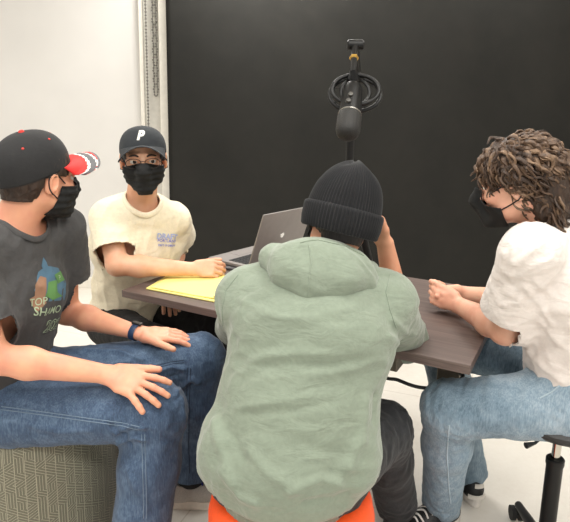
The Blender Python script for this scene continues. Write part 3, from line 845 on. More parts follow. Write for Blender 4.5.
bm = bmesh.new(); add_lathe(bm, [(0, 0), (.018, .002), (.027, .012), (.031, .026), (.0325, .05), (.034, LM*.58), (.034, LM*.60)], 40, c=MT, axes=(mu, mw, ma)); obj('microphone_body', bm, m_mic, MC)
bm = bmesh.new(); L0 = LM*.60; add_lathe(bm, [(.0355, L0), (.0365, L0+.004), (.0375, L0+.012), (.0375, LM-.030), (.034, LM-.014), (.024, LM-.003), (.010, LM+.002), (0, LM+.003)], 40, c=MT, axes=(mu, mw, ma)); obj('grille', bm, m_gril, MC)
bm = bmesh.new(); add_lathe(bm, [(.0352, L0-.004), (.0366, L0-.003), (.0366, L0+.001), (.0352, L0+.002)], 40, c=MT, axes=(mu, mw, ma)); obj('trim_ring', bm, m_steel, MC)
fr = -mw if mw.y > 0 else mw
for k, (tt, sd) in enumerate(((.36, -.006), (.48, -.010))):
    bm = bmesh.new(); add_lathe(bm, [(0, .007), (.007, .0065), (.0085, .003), (.0085, -.006)], 20, c=MT+ma*LM*tt+fr*.033+mu*sd, axes=(mu, ma, fr)); obj('control_knob', bm, m_knob, MC)
# ------------------------------------------------------------------ seats
t = NT('geometric_upholstery')
tc = t.n('ShaderNodeTexCoord'); sx = t.n('ShaderNodeSeparateXYZ'); t.l(tc.outputs['UV'], sx.inputs[0])
U, W = sx.outputs[0], sx.outputs[1]
s1 = 1/.027
cx = t.math('FLOOR', t.math('MULTIPLY', U, s1)); cy = t.math('FLOOR', t.math('ADD', t.math('MULTIPLY', W, s1*1.155), t.math('MULTIPLY', t.math('MODULO', cx, 2), .5)))
cmb = t.n('ShaderNodeCombineXYZ'); t.l(cx, cmb.inputs[0]); t.l(cy, cmb.inputs[1]); wn = t.n('ShaderNodeTexWhiteNoise', noise_dimensions='2D'); t.l(cmb.outputs[0], wn.inputs['Vector'])
rnd = wn.outputs['Value']
def lines(e, per=.0078, wd=.20): return t.math('LESS_THAN', t.math('FRACT', t.math('MULTIPLY', e, 1/per)), wd)
l1 = lines(U); l2 = lines(t.math('ADD', t.math('MULTIPLY', U, .5), t.math('MULTIPLY', W, .866))); l3 = lines(t.math('SUBTRACT', t.math('MULTIPLY', U, .5), t.math('MULTIPLY', W, .866)))
isa = t.math('LESS_THAN', rnd, .34); isb = t.math('LESS_THAN', rnd, .67)
mab = t.math('ADD', t.math('MULTIPLY', l2, isb), t.math('MULTIPLY', l3, t.math('SUBTRACT', 1, isb)))
pat = t.math('ADD', t.math('MULTIPLY', l1, isa), t.math('MULTIPLY', mab, t.math('SUBTRACT', 1, isa)))
edge1 = t.math('LESS_THAN', t.math('FRACT', t.math('MULTIPLY', U, s1)), .06)
pat = t.math('MAXIMUM', pat, edge1)
wv = t.noise(t.coord(), 500, 2)
t.col(t.mix(t.math('MULTIPLY', pat, .8), t.ramp(wv, [(.3, (96, 95, 80)), (.7, (116, 114, 98))]), (172, 168, 146)))
m_geo = t.fin(.9, 0, t.bump(t.math('ADD', pat, wv), .4, .0015), **{'Sheen Weight': .2})
def ottoman(c, R, h, label, squash=1.0, mat=m_geo, group=None, name='ottoman'):
    T = thing(name, (c[0], c[1], 0), label, 'ottoman', group)
    bm = bmesh.new(); uvl = bm.loops.layers.uv.new('UVMap'); n = 96
    prof = [(R*.94, .03), (R*.985, .04), (R, .07), (R*1.006, h*.4), (R*1.008, h*.7), (R, h-.045), (R*.985, h-.018), (R*.95, h-.004), (R*.90, h+.002), (R*.5, h+.010), (R*.2, h+.012)]
    L = [0]
    for a, b in zip(prof, prof[1:]): L.append(L[-1]+math.hypot(b[0]-a[0], b[1]-a[1]))
    rows = [[bm.verts.new((c[0]+r*math.cos(2*PI*k/n), c[1]+r*math.sin(2*PI*k/n), z)) for k in range(n)] for r, z in prof]
    for i in range(len(rows)-1):
        for k in range(n):
            f = bm.faces.new((rows[i][k], rows[i][(k+1) % n], rows[i+1][(k+1) % n], rows[i+1][k]))
            for lp, (kk, ll) in zip(f.loops, ((k, L[i]), (k+1, L[i]), (k+1, L[i+1]), (k, L[i+1]))): lp[uvl].uv = (kk/n*2*PI*R, ll)
    bm.faces.new(rows[-1])
    obj('upholstered_body', bm, mat, T)
    bm = bmesh.new(); add_tube(bm, [(c[0]+R*.985*math.cos(a), c[1]+R*.985*math.sin(a), h-.012) for a in [2*PI*k/64 for k in range(64)]], .0035, 6, closed=True); obj('piping', bm, m_geo, T)
    bm = bmesh.new(); add_lathe(bm, [(0, 0), (R*.86, 0), (R*.88, .006), (R*.88, .032)], 48, c=(c[0], c[1], 0)); obj('plinth', bm, m_dark, T)
ottoman((-.84, 1.69), .29, .475, 'large round grey ottoman with pale line pattern, in the left foreground')
ottoman((-.66, 2.40), .17, .405, 'smaller round grey patterned ottoman under the person in the cream t-shirt')
# orange stool
m_or = cloth('orange_vinyl', (238, 84, 28), .03, 500, .1, .45, .0)
ST = thing('stool', (.03, 1.235, 0), 'round orange padded stool under the person in the green hooded sweatshirt', 'stool')
bm = bmesh.new(); R = .205; add_lathe(bm, [(0, .482), (R*.6, .48), (R*.88, .472), (R*.97, .455), (R, .42), (R*1.01, .30), (R, .10), (R*.98, .05), (R*.95, .035), (0, .035)], 64, c=(.03, 1.235, 0)); obj('cushion', bm, m_or, ST)
bm = bmesh.new(); add_lathe(bm, [(0, 0), (R*.9, 0), (R*.92, .008), (R*.92, .04)], 48, c=(.03, 1.235, 0)); obj('base', bm, m_dark, ST)
bm = bmesh.new(); add_tube(bm, [(.03+R*.985*math.cos(a), 1.235+R*.985*math.sin(a), .425) for a in [2*PI*k/64 for k in range(64)]], .0035, 6, closed=True); obj('piping', bm, m_or, ST)
# black gas-lift stool
GX, GY = .815, 1.50
GS = thing('swivel_stool', (GX, GY, 0), 'black round swivel stool with chrome gas lift under the person in the white t-shirt', 'stool')
m_chr = simple('chrome', (190, 186, 178), .12, 1.0, var=.02)
bm = bmesh.new(); add_lathe(bm, [(0, .525), (.13, .525), (.155, .53), (.172, .545), (.176, .558), (.168, .568), (.10, .572), (0, .572)], 56, c=(GX, GY, 0)); obj('seat', bm, simple('black_vinyl', (24, 24, 26), .4), GS)
bm = bmesh.new(); add_lathe(bm, [(0, .50), (.06, .50), (.075, .51), (.075, .527), (0, .527)], 32, c=(GX, GY, 0)); obj('seat_plate', bm, m_dark, GS)
bm = bmesh.new(); add_tube(bm, [(GX, GY, .36), (GX, GY, .51)], .0125, 24); obj('gas_lift', bm, m_chr, GS)
bm = bmesh.new(); add_lathe(bm, [(0, .07), (.026, .07), (.026, .10), (.0235, .12), (.0235, .375), (.026, .385), (.026, .40), (.022, .404), (0, .404)], 32, c=(GX, GY, 0)); obj('column', bm, m_mic, GS)
for k in range(5):
    a = 2*PI*k/5+2.75; d = Vector((math.cos(a), math.sin(a), 0)); s = Vector((-d.y, d.x, 0)); c = Vector((GX, GY, 0))
    bm = bmesh.new(); add_tube(bm, [c+d*.015+up*.095, c+d*.12+up*.085, c+d*.235+up*.066], [.021, .018, .013], 12, flat=1.0); lg = obj('leg', bm, m_dark, GS)
    bm = bmesh.new()
    for q in (-1, 1): add_tube(bm, [c+d*.245+up*.026+s*q*.006, c+d*.245+up*.026+s*q*.02], .025, 20)
    add_tube(bm, [c+d*.235+up*.03, c+d*.235+up*.068], .006, 8); obj('caster', bm, m_rub, lg)
bm = bmesh.new(); add_tube(bm, [(GX-.02, GY-.01, .512), (GX-.11, GY-.09, .505), (GX-.14, GY-.10, .503)], [.004, .004, .009], 8); obj('height_lever', bm, m_dark, GS)
# ------------------------------------------------------------------ light
def area(name, loc, size, power, col=(1, .975, .93), rot=(0, 0, 0)):
    l = bpy.data.lights.new(name, 'AREA'); l.shape = 'RECTANGLE'; l.size, l.size_y = size; l.energy = power; l.color = col
    o = bpy.data.objects.new(name, l); COL.objects.link(o); o.location = loc; o.rotation_euler = rot; return o
area('ceiling_lamp', (-.9, 1.2, 2.86), (1.2, .6), 32)
area('ceiling_lamp', (.9, 1.2, 2.86), (1.2, .6), 32)
area('ceiling_lamp', (-.2, 3.86, 2.86), (1.2, .35), 66)
area('ceiling_lamp', (1.4, 3.86, 2.86), (1.2, .35), 20)
area('ceiling_lamp', (-.6, -.8, 2.86), (1.2, .6), 38)
area('ceiling_lamp', (1.2, -.8, 2.86), (1.2, .6), 38)
w = bpy.data.worlds.new('world'); SC.world = w; w.use_nodes = True
w.node_tree.nodes['Background'].inputs[0].default_value = (1, .99, .97, 1); w.node_tree.nodes['Background'].inputs[1].default_value = .72
# ------------------------------------------------------------------ people
import time; _t0 = time.time()
def N(*a): return np.array(a[0] if len(a) == 1 else a, float)
m_skin1 = skin('skin_rosy', (226, 166, 132), (218, 148, 122))
m_skin2 = skin('skin_warm', (226, 178, 146), (218, 158, 126))
m_skin3 = skin('skin_tan', (216, 162, 130), (206, 142, 112))
m_skin4 = skin('skin_light', (222, 172, 146), (210, 148, 124))
m_white = simple('eye_white', (225, 220, 212), .25); m_iris = simple('iris_brown', (45, 30, 22), .2)
m_maskb = cloth('black_mask_fabric', (17, 18, 18), .1, 600, .15, .85, .0); m_loop = simple('black_elastic', (20, 20, 20), .8)
def fib_hair(name, dark, light, sc=60):
    t = NT(name); v = t.coord((1, 1, .35)); f = t.noise(v, sc, 5, .7, .5)
    t.col(t.ramp(f, [(.35, dark), (.7, light)])); return t.fin(.55, 0, t.bump(f, .6, .004))
m_hair1 = fib_hair('dark_brown_hair', (34, 24, 18), (66, 48, 36), 90)
m_hairb = fib_hair('black_hair', (14, 12, 11), (34, 28, 26), 90)
def person(S, H, mskin, label, name='person'):
    S['chest'] = S.get('chest', S['pelvis']+(S['neck']-S['pelvis'])*.62)
    S['mid'] = S.get('mid', S['pelvis']+(S['neck']-S['pelvis'])*.30)
    T = thing(name, (float(S['pelvis'][0]), float(S['pelvis'][1]), 0), label, 'person', 'people around the table')
    f = body_field(S, H); Pv, Q = polygonise(f, .004)
    b = link('body', mesh_from('body', Pv, Q), mskin, T); eyes(b, H, m_white, m_iris)
    return T, f, b
def text_on(parent, fld, txt, px, py, size, mat, name, right, upv, out=.0016, bold=0, squash=1.0):
    """flat printed lettering laid on cloth around the point seen at px, py"""
    c, cn = seen(parent, px, py)
    if c is None: print('text missed', txt); return None
    cu = bpy.data.curves.new('t', 'FONT'); cu.body = txt; cu.size = size; cu.align_x = 'CENTER'; cu.align_y = 'CENTER'; cu.offset = bold; cu.resolution_u = 3
    o = bpy.data.objects.new('t', cu); COL.objects.link(o); dg = bpy.context.evaluated_depsgraph_get(); me = bpy.data.meshes.new_from_object(o.evaluated_get(dg)); bpy.data.objects.remove(o)
    bm = bmesh.new(); bm.from_mesh(me)
    for _ in range(2):
        es = [e for e in bm.edges if e.calc_length() > .006]
        if es: bmesh.ops.subdivide_edges(bm, edges=es, cuts=1)
    bmesh.ops.triangulate(bm, faces=bm.faces)
    lay(bm, parent, N(*c), N(*cn), right, upv, out, squash); return obj(name, bm, mat, parent)
def snap(bm, g, n, out):
    bv = bvh_of(g)
    for v in bm.verts:
        h = bv.ray_cast(v.co+V(*n)*.05, V(*(-n)))
        if h[0] is None: h = bv.find_nearest(v.co)
        nn = h[1] if h[1].dot(V(*n)) > 0 else -h[1]; v.co = h[0]+nn*out
def lay(bm, g, c, n, right, upv, out, squash=1.0):
    r = unit(right); r = unit(r-n*(r@n)); u = np.cross(n, r); u = u*np.sign(u@upv)
    for v in bm.verts: v.co = V(*(c+r*v.co.x*squash+u*v.co.y))
    snap(bm, g, n, out)
def patch(parent, fld, pix, mat, name, out=.0012, n=10):
    """printed patch: polygon of sight points laid on the cloth"""
    hs = [seen(parent, *p) for p in pix]; P = [N(*h[0]) for h in hs if h[0] is not None]; nn = sum((N(*h[1]) for h in hs if h[0] is not None), N(0, 0, 0))
    if len(P) < 3: print('patch missed', pix); return None
    c = sum(P)/len(P); bm = bmesh.new(); rings = []
    m = len(P)*4; edge = []
    for i in range(len(P)):
        for k in range(4): edge.append(P[i]+(P[(i+1) % len(P)]-P[i])*k/4)
    for j in range(5): rings.append([bm.verts.new(c+(e-c)*(j+1)/5) for e in edge])
    cv = bm.verts.new(c)
    for k in range(m):
        bm.faces.new((cv, rings[0][k], rings[0][(k+1) % m]))
        for a, b in zip(rings, rings[1:]): bm.faces.new((a[k], b[k], b[(k+1) % m], a[(k+1) % m]))
    snap(bm, parent, unit(nn), out)
    return obj(name, bm, mat, parent)
# =================================================================== person in the black and red cap (left)
H1 = Head(A(38, 177, 1.58), 56, -4, 3, 1.0)
S = dict(pelvis=N(-.86, 1.56, .555), neck=N(-.765, 1.55, 1.075), chest=N(-.80, 1.545, .86), mid=N(-.835, 1.555, .69), build=1.02,
    sh=[N(-.825, 1.385, 1.015), N(-.705, 1.725, 1.015)], elbow=[A(-8, 358, 1.345), A(66, 312, 1.80)], wrist=[A(106, 390, 1.44), A(137, 325, 1.74)],
    hips=[N(-.84, 1.47, .53), N(-.80, 1.66, .53)], knee=[A(156, 412, 1.47), A(200, 359, 1.75)], ankle=[N(-.41, 1.40, .10), AZ(189, 477, .11)],
    toe=[N(1, -.25, 0), N(1, .45, 0)])
j1 = trouser_field(S, .014, (.083, .082), .06, (.098, .080))
def on(fld, px, py, off):
    q = fld.pix(px, py)
    while q is None: py += 4; q = fld.pix(px, py); print('lower', px, py)
    return q+fld.grad(arr(q)[None])[0]*off
wr_ = on(j1, 108, 388, .034)+N(0, 0, .012); pk = on(j1, 148, 394, .026); S['wrist'][0] = wr_; nr_ = N(j1.grad(arr(on(j1, 141, 399, 0))[None])[0])
q2 = on(j1, 166, 333, .024); w2 = on(j1, 140, 327, .034)+N(0, 0, .002); S['wrist'][1] = w2
print('hand1', wr_, pk, nr_, 'hand2', w2, q2)
S['hand'] = [dict(d=unit(pk-wr_), side=(0, .8, .5), n=nr_, curl=((.05, .25, .2), (.08, .25, .2), (.1, .25, .2), (.1, .25, .2)), spread=(-.22, -.02, .16, .46), thumb=(.9, .42, -.05), tcurl=.1, k=1.08),
             dict(d=unit(q2-w2), side=(0, -1, -.1), n=(0, -.1, 1), curl=((.12, .2, .15),)*4, spread=(.0, .02, .05, .1), thumb=(.85, .5, -.08), tcurl=.1, k=1.05)]
T1, B1, b1 = person(S, H1, m_skin1, 'person in black cap with red brim, dark grey graphic t-shirt and blue jeans')
m_tee1 = cloth('charcoal_tee', (66, 65, 65), .06, 800, .35, .9, .06)
sf = shirt_field(S, .016, .020, .70, (.072, .086)); S1 = S
def torso_only(S, g, gd, k=.06):
    f = Field(); torso_prims(f, S, g, gd, k); dn = unit(S['pelvis']-S['mid']); f.add(ECap(S['pelvis'], S['pelvis']+dn*.10, .152*S.get('build', 1)+g, .155+g, .104+gd, .108+gd, S['hips'][0]-S['hips'][1]), k); return f
tf1 = torso_only(S, .016, .020)
def clip1(P):
    g = np.maximum.reduce([limb_clip(P, S1['sh'][0], S1['elbow'][0], .66, .14, tf1, .17, .05), limb_clip(P, S1['sh'][1], S1['elbow'][1], .52, .12, tf1), (P-arr(N(-.83, 1.56, .545)))@arr([.1, 0, -1]),
        neck_clip(P, S1['neck']+N(.012, 0, -.015), H1.w(0, 0, 0)-S1['neck'], .072)])
    return g
def disp1(P, n): return folds(P, (.6, .1, .8), .055, .0040, 3.)+folds(P, (.9, 0, -.3), .09, .0050, 9.)*np.clip((.86-P[:, 2])/.15, 0, 1)
sh1 = garment('t_shirt', sf, .006, m_tee1, T1, clip1, disp1)
def collar(parent, c, ax, r, mat, wd=.010):
    """ribbed band sewn round the neck opening of a finished garment"""
    me = parent.data; cnt = {}
    for q in me.polygons:
        for k in q.edge_keys: cnt[k] = cnt.get(k, 0)+1
    a1 = unit(np.cross(ax, (0, 1, .01))); a2 = np.cross(ax, a1); byang = {}
    for k, n_ in cnt.items():
        if n_ > 1: continue
        for vi in k:
            q = N(*me.vertices[vi].co)-c
            if np.linalg.norm(q) < .17 and abs(np.linalg.norm(q-ax*(q@ax))-r) < .02: byang.setdefault(int((math.atan2(q@a2, q@a1)+PI)/(2*PI)*40) % 40, []).append(q+c)
    ks = sorted(byang); P = [sum(byang[k])/len(byang[k]) for k in ks]; n_ = len(P)
    if n_ < 8: return
    for _ in range(2): P = [(P[i-1]+P[i]*2+P[(i+1) % n_])/4 for i in range(n_)]
    rows = []; bm = bmesh.new()
    for q in P:
        rad = unit((q-c)-ax*((q-c)@ax)); t = []
        for a, b in ((-.0015, .005), (.002, .0062), (wd*.6, .0045-.35*wd*.6), (wd, .0030-.6*wd), (wd, -.6*wd-.002)): t.append(bm.verts.new(V(*(q+rad*a+ax*b))))
        rows.append(t)
    for i in range(n_):
        for k in range(4): bm.faces.new((rows[i][k], rows[(i+1) % n_][k], rows[(i+1) % n_][k+1], rows[i][k+1]))
    o = obj('collar', bm, mat, parent, angle=80)
collar(sh1, S['neck']+N(.012, 0, -.015), unit(H1.w(0, 0, 0)-S['neck']), .072, m_tee1)
def dispj(S, seed, amp=.004, a0=(.3, .2, 1), cr=None):
    def fn(P, n):
        r = folds(P, a0, .05, amp*.5, seed)+(cr(P) if cr else 0)
        for i in (0, 1):
            kn, hp, an = map(arr, (S['knee'][i], S['hips'][i], S['ankle'][i])); w = np.exp(-(np.linalg.norm(P-kn, axis=1)/.13)**2); w2 = np.exp(-(np.linalg.norm(P-hp, axis=1)/.15)**2); w3 = np.exp(-(np.linalg.norm(P-an, axis=1)/.12)**2)
            side = arr(S['hips'][0]-S['hips'][1]); side = side/np.linalg.norm(side)
            r = r+folds(P, side*1.0+arr((.2, .1, .35)), .030, amp*1.3, seed+i, 5)*(w+w2)+folds(P, side+arr((.3, .3, .2)), .028, amp, seed+5+i, 5)*w3
        return r
    return fn
def clipj(S, ta=.93, up=.12):
    def fn(P):
        u = arr(unit(S['mid']-S['pelvis'])); return np.maximum.reduce([limb_clip(P, S['knee'][0], S['ankle'][0], ta, .13, None, .4), limb_clip(P, S['knee'][1], S['ankle'][1], ta, .13, None, .4), np.where(np.linalg.norm((P-arr(S['pelvis']))-((P-arr(S['pelvis']))@u)[:, None]*u, axis=1) < .2, (P-arr(S['pelvis']))@u-up, -1.)])
    return fn
m_den1 = denim('mid_blue_denim', (38, 54, 76), (62, 82, 108), (98, 120, 144))
m_st1 = simple('pale_seam_thread', (108, 126, 144), .8); m_st1d = simple('dark_seam', (44, 56, 76), .8)
jn1 = garment('jeans', j1, .005, m_den1, T1, clipj(S, .92), dispj(S, 2., .0032, cr=crease(j1, [([(117, 432), (132, 424), (148, 428)], .008, .013), ([(119, 442), (136, 436), (147, 440)], .007, .011), ([(56, 356), (100, 366), (140, 360)], .009, .010), ([(84, 350), (120, 352), (150, 362)], .008, .009), ([(150, 374), (172, 366), (188, 370)], .008, .011), ([(176, 392), (192, 378), (200, 384)], .008, .010), ([(112, 426), (126, 434), (134, 450)], .006, -.008), ([(160, 380), (182, 374)], .006, -.007), ([(30, 425), (60, 432), (100, 430)], .010, .005), ([(128, 470), (140, 500)], .010, .004), ([(182, 400), (186, 450)], .009, .005)])))
double_seam(jn1, [(1, 408), (40, 413), (90, 420), (120, 424), (142, 429)], m_st1, 1.5)
double_seam(jn1, [(143, 434), (144, 460), (145, 500), (145, 521)], m_st1, 1.5)
double_seam(jn1, [(122, 374), (150, 368), (172, 363), (186, 361)], m_st1d, 1.2)
double_seam(jn1, [(189, 368), (188, 400), (187, 440), (188, 478)], m_st1d, 1.6, .0016)
c1, cp1 = cap_hat(T1, H1, cloth('cap_black_twill', (34, 34, 35), .06, 500, .15, .9, .03), [simple('cap_red', (214, 40, 36), .7), simple('cap_white_line', (225, 220, 215), .7), simple('cap_grey', (92, 92, 94), .7)], simple('red_button', (205, 48, 40), .7), stripes=True, eyelets=simple('red_eyelet', (205, 60, 50), .7), tall=.104, brimlen=.092, tilt=19, arch=.028)
mask(T1, H1, m_maskb, m_loop, back=(.032, -.35))
def short_hair(parent, H, mat, zlo, yhi, puff=.008, name='hair', disp=None, side=None):
    f = Field(); f.add(H.ell((0, -.012, .032), (.076+puff, .096+puff, .084+puff)), .01); f.add(H.cap((0, -.045, -.02), (0, -.048, -.055), .058+puff, .048+puff*.4), .03)
    def clip(P):
        L = H.loc(P); y = L[:, 1]; z = L[:, 2]
        return np.maximum.reduce([zlo-z+.0*y, y-yhi(z), z-.09])
    return garment(name, f, .004, mat, parent, clip, disp or (lambda P, n: folds(P, H.M[:, 2], .008, .0018, 1., 6)), .003)
short_hair(T1, H1, m_hair1, -.062, lambda z: np.where(z > .012, .055, np.where(z > -.02, -.030, -.034)))
# watch
wr = S['wrist'][1]; wd = unit(S['wrist'][1]-S['elbow'][1]); wc = wr-wd*.012; s_ = unit(np.cross(wd, (0, 0, 1))); u_ = np.cross(s_, wd)
bm = bmesh.new(); ring = [(s_*math.cos(a)*.031+u_*math.sin(a)*.0265) for a in [2*PI*k/32 for k in range(32)]]
rows = []
for off, ex in ((-.010, 0), (-.008, .002), (.008, .002), (.010, 0)): rows.append([bm.verts.new(wc+wd*off+q*(1+ex*30*.5)) for q in ring])
rows.append([bm.verts.new(wc+wd*.009+q*.93) for q in ring]); rows.append([bm.verts.new(wc-wd*.009+q*.93) for q in ring]); rows.append(rows[0])
for a, b in zip(rows, rows[1:]):
    for k in range(32): bm.faces.new((a[k], a[(k+1) % 32], b[(k+1) % 32], b[k]))
m_nav = simple('navy_silicone', (32, 52, 84), .45)
wt = obj('wristband', bm, m_nav, T1)
bm = bmesh.new(); add_box(bm, wc+u_*.029+s_*-.004, (.018, .034, .008), (V(*s_), V(*wd), V(*u_))); obj('watch_face', bm, m_dark, wt, False, .003)
m_sho1 = simple('light_grey_mesh', (182, 176, 168), .8, bump=.3, sc=300); m_sol1 = simple('off_white_rubber', (224, 214, 200), .6); m_lblu = simple('blue_laces', (52, 62, 140), .7)
shoe(T1, S['ankle'][1], (1, .10, 0), m_sho1, m_sol1, m_lblu, .30)
shoe(T1, S['ankle'][0], (1, -.2, 0), m_sho1, m_sol1, m_lblu, .30)
# printed graphic on the chest
m_prg = simple('print_green', (88, 132, 74), .8); m_prb = simple('print_brown', (148, 112, 88), .8); m_prw = simple('print_pale', (172, 190, 160), .8); m_prt = simple('print_blue', (76, 108, 130), .8)
patch(sh1, sf, [(38, 272), (46, 266), (58, 268), (66, 284), (64, 300), (40, 302), (34, 290)], m_prt, 'shirt_print', .0010)
patch(sh1, sf, [(35, 285), (40, 276), (46, 278), (45, 296), (34, 300)], m_prb, 'shirt_print', .0016)
patch(sh1, sf, [(29, 299), (36, 295), (44, 293), (46, 303), (36, 313)], m_prb, 'shirt_print', .0020)
patch(sh1, sf, [(54, 275), (60, 271), (64, 280), (57, 284)], m_prg, 'shirt_print', .0020)
patch(sh1, sf, [(45, 296), (48, 282), (56, 280), (57, 292), (62, 296), (52, 300)], m_prg, 'shirt_print', .0020)
patch(sh1, sf, [(41, 266), (43, 257), (46, 262), (49, 270), (44, 272)], m_prt, 'shirt_print', .0018)
rt = N(*(seen(sh1, 62, 311)[0]-seen(sh1, 37, 321)[0]))
text_on(sh1, sf, 'TOP', 37.5, 302, .030, m_prw, 'shirt_print', rt, N(0, 0, 1), .0028)
text_on(sh1, sf, 'P', 59, 278, .022, m_prw, 'shirt_print', rt, N(0, 0, 1), .0028)
text_on(sh1, sf, 'SHAMO', 49, 311, .032, m_prw, 'shirt_print', rt, N(0, 0, 1), .0022, .0003)
text_on(sh1, sf, '202', 52, 325, .050, m_prw, 'shirt_print', rt, N(0, 0, 1), .0022, .0020)
text_on(sh1, sf, '202', 52, 325, .050, m_tee1, 'shirt_print', rt, N(0, 0, 1), .0028, -.0004)
m_sock = cloth('black_sock', (22, 22, 24), .1, 500, .2, .9, .02); socks(T1, S, m_sock)
print('p1', time.time()-_t0)
# =================================================================== person in the cream t-shirt (back left)
H2 = Head(A(143.5, 159, 2.14), -77, -3, 2, 1.02)
S = dict(pelvis=N(-.68, 2.38, .50), neck=A(141, 198, 2.22), build=1.02,
    sh=[A(108, 217, 2.17), A(174, 219, 2.30)], elbow=[A(117, 265, 2.07), N(-.475, 2.46, .81)], wrist=[A(192, 269, 2.13), N(-.50, 2.22, .66)],
    hips=[N(-.75, 2.30, .48), N(-.57, 2.40, .48)], knee=[N(-.50, 1.99, .52), N(-.25, 2.16, .52)], ankle=[N(-.50, 2.02, .10), N(-.22, 2.25, .10)],
    toe=[N(.6, -.8, 0), N(.8, -.5, 0)])
S['chest'] = S['pelvis']+(S['neck']-S['pelvis'])*.64
S['hand'] = [dict(d=unit(N(1, .05, .02)), side=(0, .6, .8), n=(.1, -.75, .6), curl=((.5, .6, .3), (.6, .6, .4), (.6, .7, .4), (.7, .7, .4)), spread=(-.05, 0, .05, .1), thumb=(.9, .35, -.35), tcurl=.2, k=.95),
             dict(d=unit(N(.45, -.8, -.15)), side=(-.8, -.4, .2), n=(0, 0, 1), curl=((.25, .3, .2),)*4, thumb=(.8, .5, 0), k=.95)]
T2, B2, b2 = person(S, H2, m_skin2, 'person in charcoal cap, glasses and cream t-shirt, seated behind the left end of the table'); S2 = S
m_tee2 = cloth('cream_tee', (240, 230, 204), .03, 800, .45)
sf2 = shirt_field(S, .016, .030, .72, (.060, .076), hemdrop=.10)
tf2 = torso_only(S, .016, .030)
def clip2(P):
    return np.maximum.reduce([limb_clip(P, S2['sh'][0], S2['elbow'][0], .68, .11, tf2), limb_clip(P, S2['sh'][1], S2['elbow'][1], .70, .11, tf2), (P-arr(S2['pelvis']))@arr([0, 0, -1])-.05,
        neck_clip(P, S2['neck']+N(.01, -.02, -.012), H2.w(0, -.02, -.05)-S2['neck'], .068)])
sh2 = garment('t_shirt', sf2, .006, m_tee2, T2, clip2, lambda P, n: folds(P, (.2, .2, 1), .06, .0045, 5.)+folds(P, (1, -.2, .4), .07, .004, 1.)*np.clip((.95-P[:, 2])/.2, 0, 1))
collar(sh2, S['neck']+N(.01, -.02, -.012), unit(H2.w(0, -.02, -.05)-S['neck']), .068, m_tee2, .014)
m_blk2 = cloth('black_trouser', (18, 18, 20), .1, 500, .3, .9, .03)
garment('trousers', trouser_field(S, .006), .006, m_blk2, T2, clipj(S, .93, .17), dispj(S, 4., .0025))
m_cap2 = cloth('cap_charcoal', (42, 46, 50), .06, 500, .2, .9, .03)
c2, cp2 = cap_hat(T2, H2, m_cap2, [m_cap2], m_cap2, tall=.088, brimlen=.052, lift=.004, tilt=16, arch=.040)
mask(T2, H2, m_maskb, m_loop)
short_hair(T2, H2, m_hairb, -.03, lambda z: np.where(z > -.005, .052, -.02), .005)
brows(T2, H2, m_hairb)
# cap emblem
bm = bmesh.new(); cu = bpy.data.curves.new('t', 'FONT'); cu.body = 'P'; cu.size = .042; cu.align_x = 'CENTER'; cu.align_y = 'CENTER'; cu.offset = .0022; cu.shear = .3
o = bpy.data.objects.new('t', cu); COL.objects.link(o); me = bpy.data.meshes.new_from_object(o.evaluated_get(bpy.context.evaluated_depsgraph_get())); bpy.data.objects.remove(o); bm.from_mesh(me)
for _ in range(2): bmesh.ops.subdivide_edges(bm, edges=[e for e in bm.edges if e.calc_length() > .005], cuts=1)
bmesh.ops.triangulate(bm, faces=bm.faces)
from mathutils.bvhtree import BVHTree
bv = BVHTree.FromPolygons([v.co.copy() for v in c2.data.vertices], [tuple(p.vertices) for p in c2.data.polygons])
cB = H2.w(.006, .25, .092)
for v in bm.verts:
    o3 = cB+H2.M[:, 0]*(-v.co.x)+H2.M[:, 2]*v.co.y; h = bv.ray_cast(V(*o3), V(*(-H2.M[:, 1]-.0*H2.M[:, 2])))
    v.co = (h[0]+h[1]*(.0015 if h[1].dot(V(*H2.M[:, 1])) > 0 else -.0015)) if h[0] is not None else V(*(o3-H2.M[:, 1]*.15))
# the face of the letter must read from the front
obj('emblem', bm, simple('white_embroidery', (228, 226, 218), .8), c2)
# glasses
m_wire = simple('dark_wire', (60, 54, 50), .3, .7)
t = NT('clear_lens'); t.b.inputs['Transmission Weight'].default_value = 1; t.b.inputs['IOR'].default_value = 1.05; t.b.inputs['Base Color'].default_value = (1, 1, 1, 1); m_lens = t.fin(.02)
G = None
bm = bmesh.new()
for s in (-1, 1): add_tube(bm, [H2.w(s*(.033+.026*math.cos(a)), .114-.010*abs(math.cos(a)), -.002+.017*(abs(math.sin(a))**.8)*(1 if math.sin(a) > 0 else -1)) for a in [2*PI*k/36 for k in range(36)]], .0013, 6, closed=True)
add_tube(bm, [H2.w(-.008, .112, .004), H2.w(0, .116, .006), H2.w(.008, .112, .004)], .0013, 6)
for s in (-1, 1): add_tube(bm, [H2.w(s*.058, .103, .003), H2.w(s*.074, .085, .004), H2.w(s*.082, .0, .006), H2.w(s*.082, -.02, -.01)], .0014, 6)
G = obj('glasses', bm, m_wire, T2)
for s in (-1, 1):
    bm = bmesh.new(); c = bm.verts.new(H2.w(s*.033, .111, -.002)); r = [bm.verts.new(H2.w(s*(.033+.0255*math.cos(a)), .113-.010*abs(math.cos(a)), -.002+.0165*(abs(math.sin(a))**.8)*(1 if math.sin(a) > 0 else -1))) for a in [2*PI*k/28 for k in range(28)]]
    for k in range(28): bm.faces.new((c, r[k], r[(k+1) % 28]))
    l = obj('lens', bm, m_lens, G); mm = l.modifiers.new('s', 'SOLIDIFY'); mm.thickness = .001
m_pbl = simple('print_light_blue', (168, 180, 225), .8); m_pb2 = simple('print_royal', (92, 104, 200), .8)
rt = N(*(seen(sh2, 173, 240.4)[0]-seen(sh2, 159, 240)[0]))
